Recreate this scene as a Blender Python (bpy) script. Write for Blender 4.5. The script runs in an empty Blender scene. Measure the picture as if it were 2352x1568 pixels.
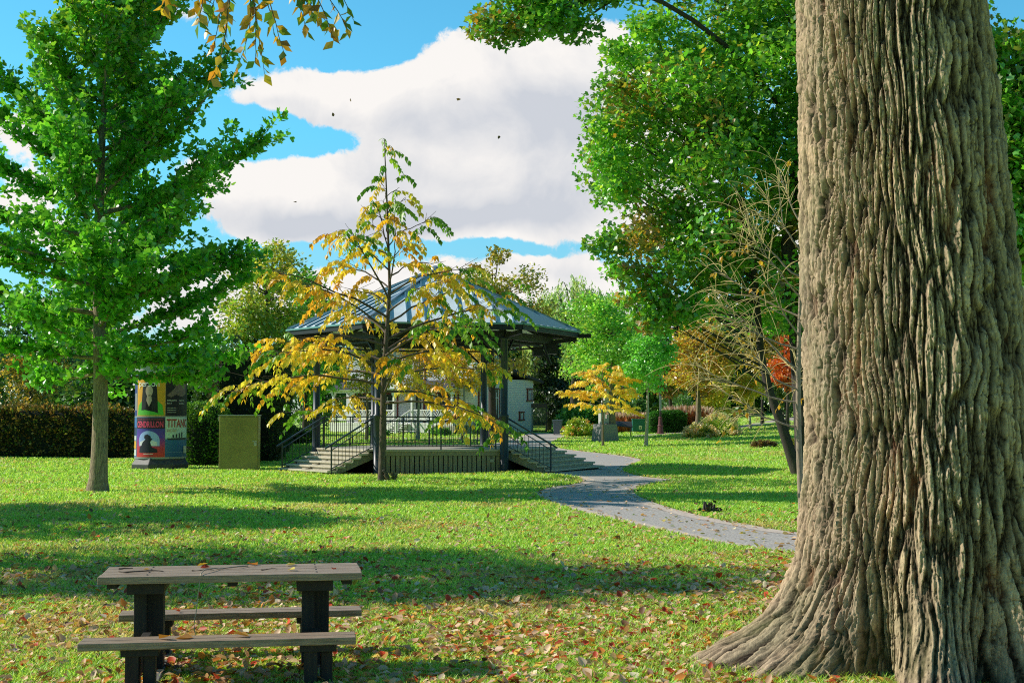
import bpy, bmesh, math, random
import numpy as np
from mathutils import Vector, Matrix, Euler
R = math.radians
sc = bpy.context.scene
col = sc.collection
sc.view_settings.view_transform = 'Standard'
sc.view_settings.look = 'None'
sc.view_settings.exposure = 0.0
sc.cycles.max_bounces = 8
sc.cycles.diffuse_bounces = 3
sc.cycles.glossy_bounces = 2
sc.cycles.transmission_bounces = 4
sc.cycles.sample_clamp_indirect = 4.0
sc.cycles.filter_width = 1.1
sc.cycles.use_denoising = False
rng = np.random.default_rng(11)

# ------------------------------------------------------------------ camera
CH, FPX, PITCH = 1.9, 3267.0, math.atan(171 / 3267.0)
cam_d = bpy.data.cameras.new('camera'); cam = bpy.data.objects.new('camera', cam_d)
col.objects.link(cam); sc.camera = cam
cam.location = (0, 0, CH); cam.rotation_euler = (R(90) + PITCH, 0, 0)
cam_d.sensor_width = 36; cam_d.lens = 50.0; cam_d.clip_end = 6000

def at(px, py, Y):
    u = (px - 1176) / FPX; v = (784 - py) / FPX
    yw = math.cos(PITCH) - v * math.sin(PITCH); zw = math.sin(PITCH) + v * math.cos(PITCH)
    return np.array([u * Y / yw, Y, CH + zw * Y / yw])

# ------------------------------------------------------------------ terrain
def gz(x, y):
    x = np.asarray(x, float); y = np.asarray(y, float)
    z = 0.012 * np.clip(y - 52, 0, 130)
    z = z + 0.00133 * np.clip(x - 6, 0, 60) * np.clip(y - 60, 0, 90)
    z = z + 0.03 * np.sin(x * 0.55 + 0.7) * np.sin(y * 0.43 + 0.3) * np.clip((y - 12) / 20, 0, 1) * np.clip((150 - y) / 60, 0, 1)
    return z
def g(x, y): return float(gz(x, y))

# ------------------------------------------------------------------ noise
def _hash(ix, iy, s):
    n = (ix.astype(np.int64) * 374761393 + iy.astype(np.int64) * 668265263 + s * 1274126177) & 0x7fffffff
    n = ((n ^ (n >> 13)) * 1274126177) & 0x7fffffff
    n = (n ^ (n >> 16)) & 0xffff
    return n / 65535.0
def vnoise(x, y, s=0, px=None):
    ix = np.floor(x); iy = np.floor(y); fx = x - ix; fy = y - iy
    fx = fx * fx * (3 - 2 * fx); fy = fy * fy * (3 - 2 * fy)
    m = (lambda a: np.mod(a, px)) if px else (lambda a: a)
    a = _hash(m(ix), iy, s); b = _hash(m(ix + 1), iy, s); c = _hash(m(ix), iy + 1, s); d = _hash(m(ix + 1), iy + 1, s)
    return (a * (1 - fx) + b * fx) * (1 - fy) + (c * (1 - fx) + d * fx) * fy
def fbm(x, y, s=0, o=4, px=None):
    t = 0; a = .5; f = 1
    for i in range(o):
        t = t + a * vnoise(x * f, y * f, s + i * 7, px * f if px else None); a *= .5; f *= 2
    return t / (1 - .5 ** o)
def worley(x, y, s, px):
    ix = np.floor(x); iy = np.floor(y)
    f1 = np.full(x.shape, 9.0); f2 = np.full(x.shape, 9.0); cid = np.zeros(x.shape)
    for dx in (-1, 0, 1):
        for dy in (-1, 0, 1):
            cx = ix + dx; cy = iy + dy; mx = np.mod(cx, px)
            qx = cx + .1 + .8 * _hash(mx, cy, s); qy = cy + _hash(mx, cy, s + 5)
            d = np.sqrt((x - qx) ** 2 + (y - qy) ** 2)
            near = d < f1
            f2 = np.where(near, f1, np.minimum(f2, d)); cid = np.where(near, _hash(mx, cy, s + 9), cid); f1 = np.where(near, d, f1)
    return f1, f2, cid

# ------------------------------------------------------------------ materials
def nt(m):
    m.use_nodes = True; t = m.node_tree; t.nodes.clear(); return t, t.nodes, t.links
MATS = {}
def mat(name, c, rough=.6, var=.18, scale=6, stretch=(1, 1, 1), bump=.0, metallic=0, c2=None, detail=5, spec=.4, weave=None):
    if name in MATS: return MATS[name]
    m = bpy.data.materials.new(name); t, N, L = nt(m)
    out = N.new('ShaderNodeOutputMaterial'); b = N.new('ShaderNodeBsdfPrincipled')
    L.new(b.outputs[0], out.inputs[0]); b.inputs['Roughness'].default_value = rough; b.inputs['Metallic'].default_value = metallic
    b.inputs['Specular IOR Level'].default_value = spec
    tc = N.new('ShaderNodeTexCoord'); mp = N.new('ShaderNodeMapping'); mp.inputs['Scale'].default_value = stretch
    L.new(tc.outputs['Object'], mp.inputs[0])
    no = N.new('ShaderNodeTexNoise'); no.inputs['Scale'].default_value = scale; no.inputs['Detail'].default_value = detail; no.inputs['Roughness'].default_value = .62
    L.new(mp.outputs[0], no.inputs['Vector'])
    cr = N.new('ShaderNodeValToRGB'); L.new(no.outputs['Fac'], cr.inputs[0])
    a = [max(0, x * (1 - var)) for x in c]; d = [min(1, x * (1 + var)) for x in (c2 or c)]
    cr.color_ramp.elements[0].position = .3; cr.color_ramp.elements[1].position = .72
    cr.color_ramp.elements[0].color = (*a, 1); cr.color_ramp.elements[1].color = (*d, 1)
    L.new(cr.outputs[0], b.inputs['Base Color'])
    if bump:
        bp = N.new('ShaderNodeBump'); bp.inputs['Strength'].default_value = bump; bp.inputs['Distance'].default_value = .02
        L.new(no.outputs['Fac'], bp.inputs['Height']); L.new(bp.outputs[0], b.inputs['Normal'])
    MATS[name] = m; return m
def leaf_mat(name, trans=.42, gloss=.06, boost=1.5, rough=.38):
    if name in MATS: return MATS[name]
    m = bpy.data.materials.new(name); t, N, L = nt(m)
    out = N.new('ShaderNodeOutputMaterial'); at_ = N.new('ShaderNodeAttribute'); at_.attribute_name = 'Col'
    d = N.new('ShaderNodeBsdfDiffuse'); tr = N.new('ShaderNodeBsdfTranslucent'); gl = N.new('ShaderNodeBsdfGlossy'); gl.inputs['Roughness'].default_value = rough
    gl.inputs['Color'].default_value = (.9, .95, .9, 1)
    br = N.new('ShaderNodeVectorMath'); br.operation = 'MULTIPLY'; br.inputs[1].default_value = (boost * 1.05, boost, boost * .55)
    L.new(at_.outputs['Color'], br.inputs[0]); L.new(at_.outputs['Color'], d.inputs[0]); L.new(br.outputs[0], tr.inputs[0])
    m1 = N.new('ShaderNodeMixShader'); m1.inputs[0].default_value = trans; L.new(d.outputs[0], m1.inputs[1]); L.new(tr.outputs[0], m1.inputs[2])
    m2 = N.new('ShaderNodeMixShader'); m2.inputs[0].default_value = gloss; L.new(m1.outputs[0], m2.inputs[1]); L.new(gl.outputs[0], m2.inputs[2])
    L.new(m2.outputs[0], out.inputs[0]); MATS[name] = m; return m
def attr_mat(name, rough=.85, bump=.25, scale=60, spec=.2, stretch=(1, 1, .4)):
    if name in MATS: return MATS[name]
    m = bpy.data.materials.new(name); t, N, L = nt(m)
    out = N.new('ShaderNodeOutputMaterial'); b = N.new('ShaderNodeBsdfPrincipled'); L.new(b.outputs[0], out.inputs[0])
    b.inputs['Roughness'].default_value = rough; b.inputs['Specular IOR Level'].default_value = spec
    at_ = N.new('ShaderNodeAttribute'); at_.attribute_name = 'Col'
    tc = N.new('ShaderNodeTexCoord'); no = N.new('ShaderNodeTexNoise'); no.inputs['Scale'].default_value = scale; no.inputs['Detail'].default_value = 6; no.inputs['Roughness'].default_value = .7
    mp = N.new('ShaderNodeMapping'); mp.inputs['Scale'].default_value = stretch; L.new(tc.outputs['Object'], mp.inputs[0]); L.new(mp.outputs[0], no.inputs['Vector'])
    mr = N.new('ShaderNodeMapRange'); mr.inputs[1].default_value = .25; mr.inputs[2].default_value = .75; mr.inputs[3].default_value = .5; mr.inputs[4].default_value = 1.45
    L.new(no.outputs['Fac'], mr.inputs[0])
    mu = N.new('ShaderNodeVectorMath'); mu.operation = 'SCALE'; L.new(at_.outputs['Color'], mu.inputs[0]); L.new(mr.outputs[0], mu.inputs['Scale'])
    L.new(mu.outputs[0], b.inputs['Base Color'])
    bp = N.new('ShaderNodeBump'); bp.inputs['Strength'].default_value = bump; bp.inputs['Distance'].default_value = .01
    L.new(no.outputs['Fac'], bp.inputs['Height']); L.new(bp.outputs[0], b.inputs['Normal'])
    MATS[name] = m; return m
def flat(name, c, rough=.6, metallic=0, spec=.4):
    return mat(name, c, rough, .07, 9, metallic=metallic, spec=spec)

LEAF = leaf_mat('leaf', .48, .07, 1.5); LEAFY = leaf_mat('yellow_leaf', .5, .03, 1.25); LITTER = leaf_mat('dry_leaf', .25, .03, 1.1, .5)
GRASSM = leaf_mat('grass_blade', .45, .03, 1.35, .45)
NEEDLE = leaf_mat('hedge_leaf', .3, .03, 1.3)
BARK = attr_mat('old_bark', .9, .9, 48)
BARKS = mat('young_bark', (.2, .155, .11), .9, .45, 9, (3, 3, .6), .6)
BARKD = mat('dark_bark', (.06, .05, .042), .9, .4, 7, (3, 3, .5), .5)
BARKP = mat('pale_bark', (.42, .38, .33), .9, .3, 8, (3, 3, .6), .4)

# ------------------------------------------------------------------ objects
def new_mesh(name, V, faces, m, parent=None, cols=None, smooth=False):
    """faces: list of int arrays (n,k)"""
    me = bpy.data.meshes.new(name)
    V = np.asarray(V, np.float32)
    me.vertices.add(len(V)); me.vertices.foreach_set('co', V.ravel())
    faces = [np.asarray(f, np.int32) for f in faces if len(f)]
    nl = sum(f.size for f in faces); npol = sum(len(f) for f in faces)
    me.loops.add(nl); me.polygons.add(npol)
    me.loops.foreach_set('vertex_index', np.concatenate([f.ravel() for f in faces]))
    tot = np.concatenate([np.full(len(f), f.shape[1], np.int32) for f in faces])
    st = np.concatenate([[0], np.cumsum(tot)[:-1]]).astype(np.int32)
    me.polygons.foreach_set('loop_start', st)
    if smooth: me.polygons.foreach_set('use_smooth', np.ones(npol, bool))
    me.update(calc_edges=True)
    if cols is not None:
        a = me.color_attributes.new('Col', 'FLOAT_COLOR', 'POINT')
        c4 = np.ones((len(V), 4), np.float32); c4[:, :3] = cols
        a.data.foreach_set('color', c4.ravel())
    if m: me.materials.append(m)
    o = bpy.data.objects.new(name, me); col.objects.link(o)
    if parent: o.parent = parent
    return o
def tag(o, label=None, cat=None, group=None, kind=None):
    if label: o['label'] = label
    if cat: o['category'] = cat
    if group: o['group'] = group
    if kind: o['kind'] = kind
    return o
def thing(name, label, cat, loc=(0, 0, 0), rz=0, group=None):
    o = bpy.data.objects.new(name, None); col.objects.link(o)
    o.location = [float(v) for v in loc]; o.rotation_euler = (0, 0, rz); o.empty_display_size = .2
    return tag(o, label, cat, group)

class MB:
    def __init__(s): s.v = []; s.f = []
    def add(s, V, F):
        b = len(s.v); s.v += [tuple(map(float, p)) for p in V]; s.f += [tuple(i + b for i in f) for f in F]; return s
    def box(s, c, d, rz=0, rx=0, ry=0):
        M = Euler((rx, ry, rz)).to_matrix()
        V = [Vector(c) + M @ Vector((x * d[0] / 2, y * d[1] / 2, z * d[2] / 2)) for x in (-1, 1) for y in (-1, 1) for z in (-1, 1)]
        return s.add(V, [(0, 1, 3, 2), (4, 6, 7, 5), (0, 4, 5, 1), (2, 3, 7, 6), (0, 2, 6, 4), (1, 5, 7, 3)])
    def bar(s, a, b, w, h, up=(0, 0, 1)):
        a = Vector(a); b = Vector(b); d = (b - a).normalized(); u = Vector(up)
        if abs(d.dot(u)) > .99: u = Vector((0, 1, 0))
        x = d.cross(u).normalized(); u = x.cross(d).normalized()
        V = [p + x * i * w / 2 + u * j * h / 2 for p in (a, b) for i in (-1, 1) for j in (-1, 1)]
        return s.add(V, [(0, 1, 3, 2), (4, 6, 7, 5), (0, 4, 5, 1), (2, 3, 7, 6), (0, 2, 6, 4), (1, 5, 7, 3)])
    def tube(s, pts, rad, n=10, cap=True):
        V, F = tube_np(np.array(pts, float), np.broadcast_to(np.asarray(rad, float), (len(pts),)), n)
        F = [tuple(f) for f in F]
        if cap: F += [tuple(range(n))[::-1], tuple(range(len(V) - n, len(V)))]
        return s.add(V, F)
    def lathe(s, prof, n=24, c=(0, 0, 0)):
        V = [(c[0] + r * math.cos(2 * math.pi * k / n), c[1] + r * math.sin(2 * math.pi * k / n), c[2] + z) for r, z in prof for k in range(n)]
        F = [(i * n + k, i * n + (k + 1) % n, (i + 1) * n + (k + 1) % n, (i + 1) * n + k) for i in range(len(prof) - 1) for k in range(n)]
        F += [tuple(range(n))[::-1], tuple((len(prof) - 1) * n + k for k in range(n))]
        return s.add(V, F)
    def prism(s, poly, z0, z1):
        n = len(poly); V = [(x, y, z0) for x, y in poly] + [(x, y, z1) for x, y in poly]
        F = [tuple(range(n))[::-1], tuple(range(n, 2 * n))] + [(i, (i + 1) % n, n + (i + 1) % n, n + i) for i in range(n)]
        return s.add(V, F)
    def build(s, name, m, parent=None, bevel=0, smooth=False, label=None):
        me = bpy.data.meshes.new(name); me.from_pydata(s.v, [], s.f); me.materials.append(m)
        me.update()
        if smooth: me.polygons.foreach_set('use_smooth', np.ones(len(me.polygons), bool))
        o = bpy.data.objects.new(name, me); col.objects.link(o)
        if parent: o.parent = parent
        if bevel:
            b = o.modifiers.new('bevel', 'BEVEL'); b.width = bevel; b.segments = 2; b.limit_method = 'ANGLE'
        if label: o['label'] = label
        return o
def tube_np(P, rad, n):
    T = np.gradient(P, axis=0); T /= np.linalg.norm(T, axis=1, keepdims=True) + 1e-9
    ref = np.array([0, 0, 1.]) if abs(T[:, 2]).mean() < .85 else np.array([1., 0, 0])
    A = np.cross(T, ref); A /= np.linalg.norm(A, axis=1, keepdims=True) + 1e-9
    B = np.cross(T, A)
    a = np.arange(n) * 2 * math.pi / n
    V = P[:, None] + rad[:, None, None] * (A[:, None] * np.cos(a)[None, :, None] + B[:, None] * np.sin(a)[None, :, None])
    m = len(P); i = np.arange(m - 1)[:, None] * n; k = np.arange(n)[None]; k2 = (k + 1) % n
    F = np.stack([i + k, i + k2, i + n + k2, i + n + k], -1).reshape(-1, 4)
    return V.reshape(-1, 3), F
def tubes_mesh(name, polys, m, parent, n=6, cols=None):
    Vs, Fs, b = [], [], 0
    for P, r in polys:
        k = n if max(r) > .03 else 4
        if max(r) > .09: k = n + 4
        V, F = tube_np(np.asarray(P, float), np.asarray(r, float), k)
        Vs.append(V); Fs.append(F + b); b += len(V)
    return new_mesh(name, np.concatenate(Vs), [np.concatenate(Fs)], m, parent, smooth=True)

# leaf templates: (verts (k,3) as across, along, normal ; faces list)
T_SIMPLE = (np.array([[0, 0, 0], [-.3, .42, .07], [0, 1, -.06], [.3, .42, .07], [0, .45, 0]]), [np.array([[0, 4, 1], [1, 4, 2], [0, 3, 4], [3, 2, 4]])])
T_QUAD = (np.array([[0, 0, 0], [-.33, .5, .08], [0, 1, 0], [.33, .5, .08]]), [np.array([[0, 2, 1], [0, 3, 2]])])
T_FAN = (np.array([[0, 0, 0], [-.55, .62, .05], [-.3, .92, .02], [0, .74, -.03], [.3, .92, .02], [.55, .62, .05]]), [np.array([[0, 2, 1], [0, 3, 2], [0, 4, 3], [0, 5, 4]])])
T_NARROW = (np.array([[0, 0, 0], [-.13, .45, .02], [0, 1, 0], [.13, .45, .02]]), [np.array([[0, 2, 1], [0, 3, 2]])])
_mp = [(0, 0), (-.3, .08), (-.52, .0), (-.42, .25), (-.62, .5), (-.3, .52), (-.2, .72), (0, 1), (.2, .72), (.3, .52), (.62, .5), (.42, .25), (.52, 0), (.3, .08)]
T_MAPLE = (np.array([[x, y, .12 * abs(x)] for x, y in _mp] + [[0, .4, -.03]]), [np.array([[14, (i + 1) % 14, i] for i in range(14)])])
_mb = [(0, 0), (-.45, .05), (-.55, .5), (-.22, .55), (0, 1), (.22, .55), (.55, .5), (.45, .05)]
T_MAPLE2 = (np.array([[x, y, .12 * abs(x)] for x, y in _mb]), [np.array([[0, 2, 1], [0, 3, 2], [0, 4, 3], [0, 5, 4], [0, 6, 5], [0, 7, 6]])])

def nrm(a): return a / (np.linalg.norm(a, axis=-1, keepdims=True) + 1e-9)
def leaves_mesh(name, P, tip, up, size, cols, tmpl, m, parent=None):
    t = nrm(tip); b = nrm(np.cross(t, up)); n = np.cross(b, t)
    TV, TF = tmpl; k = len(TV); N = len(P)
    s = np.asarray(size)[:, None, None] if np.ndim(size) else size
    V = P[:, None] + s * (TV[None, :, 0, None] * b[:, None] + TV[None, :, 1, None] * t[:, None] + TV[None, :, 2, None] * n[:, None])
    F = [(f[None] + (np.arange(N) * k)[:, None, None]).reshape(-1, f.shape[1]) for f in TF]
    return new_mesh(name, V.reshape(-1, 3), F, m, parent, np.repeat(cols, k, 0))
def pick(rg, pal, n, jit=.25, w=None):
    pal = np.array(pal, float); i = rg.choice(len(pal), n, p=w)
    return np.clip(pal[i] * (1 + rg.normal(0, jit, (n, 1))) * (1 + rg.normal(0, .06, (n, 3))), .004, .95)
def rand_leaf(rg, n, out=None, droop=.4, flatness=.6):
    tip = rg.normal(0, 1, (n, 3)); tip[:, 2] *= .5
    if out is not None: tip += out * 1.2
    tip[:, 2] -= droop
    up = rg.normal(0, 1, (n, 3)) * (1 - flatness); up[:, 2] += flatness
    return nrm(tip), nrm(up)
def bez(a, b, c, n):
    t = np.linspace(0, 1, n)[:, None]
    return (1 - t) ** 2 * a + 2 * t * (1 - t) * b + t * t * c

def clump_tree(name, label, cat, x, y, h, zb, rx, palette, seed, ry=None, n=60, per=160, leaf=.2, cr=.7, tr=.18, tmpl=T_QUAD, bark=None, m=None,
               lean=(0, 0), w=None, flatness=.45, shape=.5, group=None, limb_r=.3, droop=.4, z0=None, top_pal=None, trunk_name='trunk', tint=None):
    rg = np.random.default_rng(seed); ry = ry or rx; gz0 = g(x, y) if z0 is None else z0
    t = thing(name, label, cat, (x, y, gz0), group=group)
    cz = (h + zb) / 2; rz = (h - zb) / 2
    d = nrm(rg.normal(0, 1, (n, 3))); rad = rg.random(n) ** .4
    C = d * rad[:, None]
    # egg shape: wider low if shape>0
    wz = 1 - shape * .5 * (C[:, 2] + .2)
    C = C * np.array([rx, ry, rz]) * np.stack([wz, wz, np.ones(n)], 1) + np.array([lean[0], lean[1], cz])
    C[:, 2] = np.clip(C[:, 2], zb, h - cr * .25)
    polys = []
    k = 7; ts = np.linspace(0, 1, k)
    tp = np.stack([lean[0] * ts ** 1.5 * .8 + .06 * np.sin(ts * 5 + seed), lean[1] * ts ** 1.5 * .8 + .06 * np.cos(ts * 4 + seed), ts * (h * .9)], 1)
    tp[0, 2] = -.15; trad = tr * (1 - ts) ** .8 + .02; trad[0] *= 1.35
    polys.append((tp, trad))
    for c in C:
        hz = max(zb * .75, min(c[2] - .25 * math.hypot(c[0] - lean[0], c[1] - lean[1]) - .2, h * .75)); hz = min(max(hz, .5), h * .8)
        s = np.array([np.interp(hz, tp[:, 2], tp[:, i]) for i in range(3)])
        mid = (s + c) / 2 + np.array([0, 0, -.1 * np.linalg.norm(c - s)]) + rg.normal(0, .15, 3)
        P = bez(s, mid, c, 5); polys.append((P, np.linspace(tr * limb_r * (1 - .6 * hz / h), .012, 5)))
    tubes_mesh(trunk_name, polys, bark or BARKD, t)
    ci = rg.integers(0, n, n * per); off = rg.normal(0, 1, (n * per, 3)); off = nrm(off) * (rg.random((n * per, 1)) ** .55) * cr * np.array([1.15, 1.15, .75])
    cs = .6 + .7 * rg.random(n)
    P = C[ci] + off * cs[ci][:, None]
    out = nrm(P - np.array([lean[0], lean[1], cz]))
    tip, up = rand_leaf(rg, len(P), out, droop, flatness); 
    cc = pick(rg, palette, len(P), .2, w)
    if top_pal is not None:
        f = np.clip((P[:, 2] - zb) / (h - zb) + rg.normal(0, .2, len(P)), 0, 1)[:, None]; cc = cc * (1 - f) + pick(rg, top_pal, len(P), .2) * f
    cc *= (.8 + .4 * rg.random(n))[ci][:, None]
    leaves_mesh('crown', P, tip, up, leaf * (.6 + .7 * rg.random(len(P))), cc, tmpl, m or LEAF, t)
    return t

def shrub(name, label, cat, x, y, rx, ry, h, palette, seed, n=40, per=90, leaf=.09, group=None, m=None, tmpl=T_QUAD, flatness=.4, w=None, core=True, rz=0, flowers=None, zlow=.02):
    rg = np.random.default_rng(seed); t = thing(name, label, cat, (x, y, g(x, y)), rz, group)
    d = nrm(rg.normal(0, 1, (n, 3))); d[:, 2] = abs(d[:, 2]); C = d * (rg.random((n, 1)) ** .3) * np.array([rx, ry, h]) * .8; C[:, 2] = C[:, 2] * .95 + zlow
    polys = [(bez(np.array([c[0] * .15, c[1] * .15, -.05]), np.array([c[0] * .5, c[1] * .5, c[2] * .3]), c, 5), np.linspace(.02, .006, 5)) for c in C]
    tubes_mesh('stems', polys, BARKD, t)
    N = n * per; ci = rg.integers(0, n, N); cr = .3 * min(rx, h)
    P = C[ci] + nrm(rg.normal(0, 1, (N, 3))) * rg.random((N, 1)) ** .5 * cr; P[:, 2] = np.maximum(P[:, 2], .02)
    tip, up = rand_leaf(rg, N, nrm(P - np.array([0, 0, h * .2])), .1, flatness)
    cc = pick(rg, palette, N, .22, w) * (.75 + .5 * rg.random(n))[ci][:, None]
    leaves_mesh('foliage', P, tip, up, leaf * (.6 + .7 * rg.random(N)), cc, tmpl, m or LEAF, t)
    if flowers:
        fn, fr, fp = flowers
        d = nrm(rg.normal(0, 1, (fn, 3))); d[:, 2] = abs(d[:, 2]); Cf = d * np.array([rx, ry, h]) * .98
        K = 26; P = np.repeat(Cf, K, 0) + nrm(rg.normal(0, 1, (fn * K, 3))) * fr * .8
        tip, up = rand_leaf(rg, len(P), None, 0, .2)
        leaves_mesh('flower_heads', P, tip, up, fr * .7, pick(rg, np.repeat(pick(rg, fp, fn, .1), 1, 0), len(P), .08) if False else np.repeat(pick(rg, fp, fn, .15), K, 0), T_QUAD, m or LEAF, t)
    return t

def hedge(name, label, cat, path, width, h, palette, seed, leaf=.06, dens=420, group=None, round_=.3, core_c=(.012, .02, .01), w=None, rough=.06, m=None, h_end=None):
    """clipped hedge following a ground path; path: list of (x,y)"""
    rg = np.random.default_rng(seed); p0 = np.array(path[0]); t = thing(name, label, cat, (p0[0], p0[1], g(*p0)), group=group)
    P = np.array(path, float); seg = np.linalg.norm(np.diff(P, axis=0), axis=1); Lc = np.concatenate([[0], np.cumsum(seg)]); L = Lc[-1]
    h1 = h if h_end is None else h_end
    def pos(s):
        x = np.interp(s, Lc, P[:, 0]); y = np.interp(s, Lc, P[:, 1]); e = .05
        tx = np.interp(s + e, Lc, P[:, 0]) - np.interp(s - e, Lc, P[:, 0]); ty = np.interp(s + e, Lc, P[:, 1]) - np.interp(s - e, Lc, P[:, 1])
        n_ = np.sqrt(tx * tx + ty * ty) + 1e-9; return x, y, ty / n_, -tx / n_, tx / n_, ty / n_
    def surf(s, q):       # q in 0..1 around the profile from one foot over the top to the other
        hh = h + (h1 - h) * s / L
        per = 2 * hh + width; d = q * per
        o = np.where(d < hh, -width / 2, np.where(d < hh + width, d - hh - width / 2, width / 2)); z = np.where(d < hh, d, np.where(d < hh + width, hh, per - d))
        ez = np.clip((z - (hh - round_)) / round_, 0, 1); eo = np.clip((abs(o) - (width / 2 - round_)) / round_, 0, 1)
        k = np.sqrt(ez * ez + eo * eo); f = np.where((k > 1) & (ez > 0) & (eo > 0), 1 / np.maximum(k, 1), 1)
        z = np.where(f < 1, hh - round_ + round_ * ez * f, z); o = np.where(f < 1, np.sign(o) * (width / 2 - round_ + round_ * eo * f), o)
        x, y, nx, ny, tx, ty = pos(s)
        e0 = np.minimum(s, L - s); sh = np.clip(1 - e0 / round_, 0, 1); sh = 1 - np.sqrt(np.clip(1 - sh ** 2, 0, 1))
        z = z - sh * round_ * (z / hh); o = o * (1 - sh * round_ / width * 2 * .8)
        X = x + nx * o; Y = y + ny * o
        return np.stack([X, Y, gz(X, Y) + z], -1), np.stack([nx * np.sign(o) * (abs(o) > width / 2 - round_ * .7), ny * np.sign(o) * (abs(o) > width / 2 - round_ * .7), (z > hh - round_) * 1.0], -1)
    origin = np.array([p0[0], p0[1], g(*p0)])
    ns = max(6, int(L / .35)); nq = 26
    S, Q = np.meshgrid(np.linspace(0, L, ns), np.linspace(0, 1, nq), indexing='ij')
    V, Nn = surf(S.ravel(), Q.ravel()); V = V - Nn * .07
    i = np.arange(ns - 1)[:, None] * nq; k = np.arange(nq - 1)[None]
    F = np.stack([i + k, i + k + 1, i + nq + k + 1, i + nq + k], -1).reshape(-1, 4)
    V = np.concatenate([V, V[:nq], V[-nq:]])
    caps = [np.arange(ns * nq, ns * nq + nq)[None], np.arange(ns * nq + nq, ns * nq + 2 * nq)[None]]
    new_mesh('branches', V - origin, [F] + caps, mat('hedge_core', core_c, .95, .4, 5), t)  # solid dark core stands in for the shaded interior; no separate branches
    area = (2 * h + width) * L; N = int(area * dens)
    s = rg.random(N) * L; q = rg.random(N); Pp, Nn = surf(s, q)
    ne = int(width * h * dens); se = np.where(rg.random(ne) < .5, 0.0, L); _, _, nx, ny, tx, ty = pos(se); oo = (rg.random(ne) - .5) * (width - .1); zz = rg.random(ne) * (h - .15)
    xx, yy = np.interp(se, Lc, P[:, 0]), np.interp(se, Lc, P[:, 1]); sg = np.where(se == 0, -1, 1.0)
    Pe = np.stack([xx + nx * oo, yy + ny * oo, gz(xx, yy) + zz], -1); Ne = np.stack([tx * sg, ty * sg, 0 * tx], -1)
    Pp = np.concatenate([Pp, Pe]); Nn = np.concatenate([Nn, Ne])
    bumpy = (fbm(Pp[:, 0] * 2.2 + Pp[:, 1] * 2.2, Pp[:, 2] * 2.2, seed, 3) - .5)
    Pp = Pp + Nn * (bumpy[:, None] * rough * 4 + rg.normal(0, rough * .5, (len(Pp), 1)))
    tip, up = rand_leaf(rg, len(Pp), Nn * 1.1 + np.array([0, 0, .5]), 0, .25)
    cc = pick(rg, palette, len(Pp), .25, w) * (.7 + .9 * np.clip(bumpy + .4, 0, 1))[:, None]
    leaves_mesh('foliage', Pp - origin, tip, up, leaf * (.6 + .8 * rg.random(len(Pp))), cc, T_QUAD, m or NEEDLE, t)
    return t
# ------------------------------------------------------------------ sun and sky
SUN_AZ, SUN_EL = 100.0, 34.0       # azimuth measured from behind the camera towards the left
sdir = Vector((-math.sin(R(SUN_AZ)) * math.cos(R(SUN_EL)), -math.cos(R(SUN_AZ)) * math.cos(R(SUN_EL)), math.sin(R(SUN_EL))))
sl = bpy.data.lights.new('sun', 'SUN'); sl.energy = 5.0; sl.angle = R(.5); sl.color = (1, .93, .82)
so = bpy.data.objects.new('sun', sl); col.objects.link(so); so.rotation_euler = sdir.to_track_quat('Z', 'Y').to_euler(); so.location = (-30, 10, 40)
W = bpy.data.worlds.new('World'); sc.world = W; W.use_nodes = True
t = W.node_tree; N = t.nodes; L = t.links; N.clear()
wo = N.new('ShaderNodeOutputWorld'); bg = N.new('ShaderNodeBackground'); L.new(bg.outputs[0], wo.inputs[0]); bg.inputs[1].default_value = .1
sk = N.new('ShaderNodeTexSky'); sk.sky_type = 'NISHITA'; sk.sun_disc = False; sk.sun_elevation = R(SUN_EL); sk.sun_rotation = math.atan2(sdir.x, sdir.y)
sk.air_density = 1.0; sk.dust_density = .3; sk.ozone_density = 2.0
def MN(op, a, b=None, c=None, clamp=False):
    n = N.new('ShaderNodeMath'); n.operation = op; n.use_clamp = clamp
    for i, v in enumerate((a, b, c)):
        if v is None: continue
        if isinstance(v, (int, float)): n.inputs[i].default_value = v
        else: L.new(v, n.inputs[i])
    return n.outputs[0]
def VM(op, a, b=None):
    n = N.new('ShaderNodeVectorMath'); n.operation = op
    for i, v in enumerate((a, b)):
        if v is None: continue
        if isinstance(v, tuple): n.inputs[i].default_value = v
        else: L.new(v, n.inputs[i])
    return n.outputs['Value'] if op in ('DOT_PRODUCT', 'LENGTH') else n.outputs[0]
tc = N.new('ShaderNodeTexCoord'); sp = N.new('ShaderNodeSeparateXYZ'); L.new(tc.outputs['Generated'], sp.inputs[0])
# cloud field on a plane of directions: azimuth tangent and elevation tangent
yy = MN('MAXIMUM', MN('ABSOLUTE', sp.outputs[1]), .12)
cu = MN('DIVIDE', sp.outputs[0], yy); cv = MN('DIVIDE', sp.outputs[2], yy)
cb = N.new('ShaderNodeCombineXYZ'); L.new(cu, cb.inputs[0]); L.new(cv, cb.inputs[1]); UV = cb.outputs[0]
def NZ(vec, scale, detail, rough, dist=0, seed=0):
    n = N.new('ShaderNodeTexNoise'); n.noise_dimensions = '3D'; n.inputs['Scale'].default_value = scale; n.inputs['Detail'].default_value = detail
    n.inputs['Roughness'].default_value = rough; n.inputs['Distortion'].default_value = dist
    L.new(VM('ADD', vec, (seed * 3.1, seed * 1.7, seed * .9)), n.inputs['Vector']); return n
wn = NZ(UV, 9, 4, .55, 0, 2); warp = VM('SCALE', VM('SUBTRACT', wn.outputs['Color'], (.5, .5, .5)), None)
warp.node.inputs['Scale'].default_value = .05
UVW = VM('ADD', UV, warp)
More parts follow.
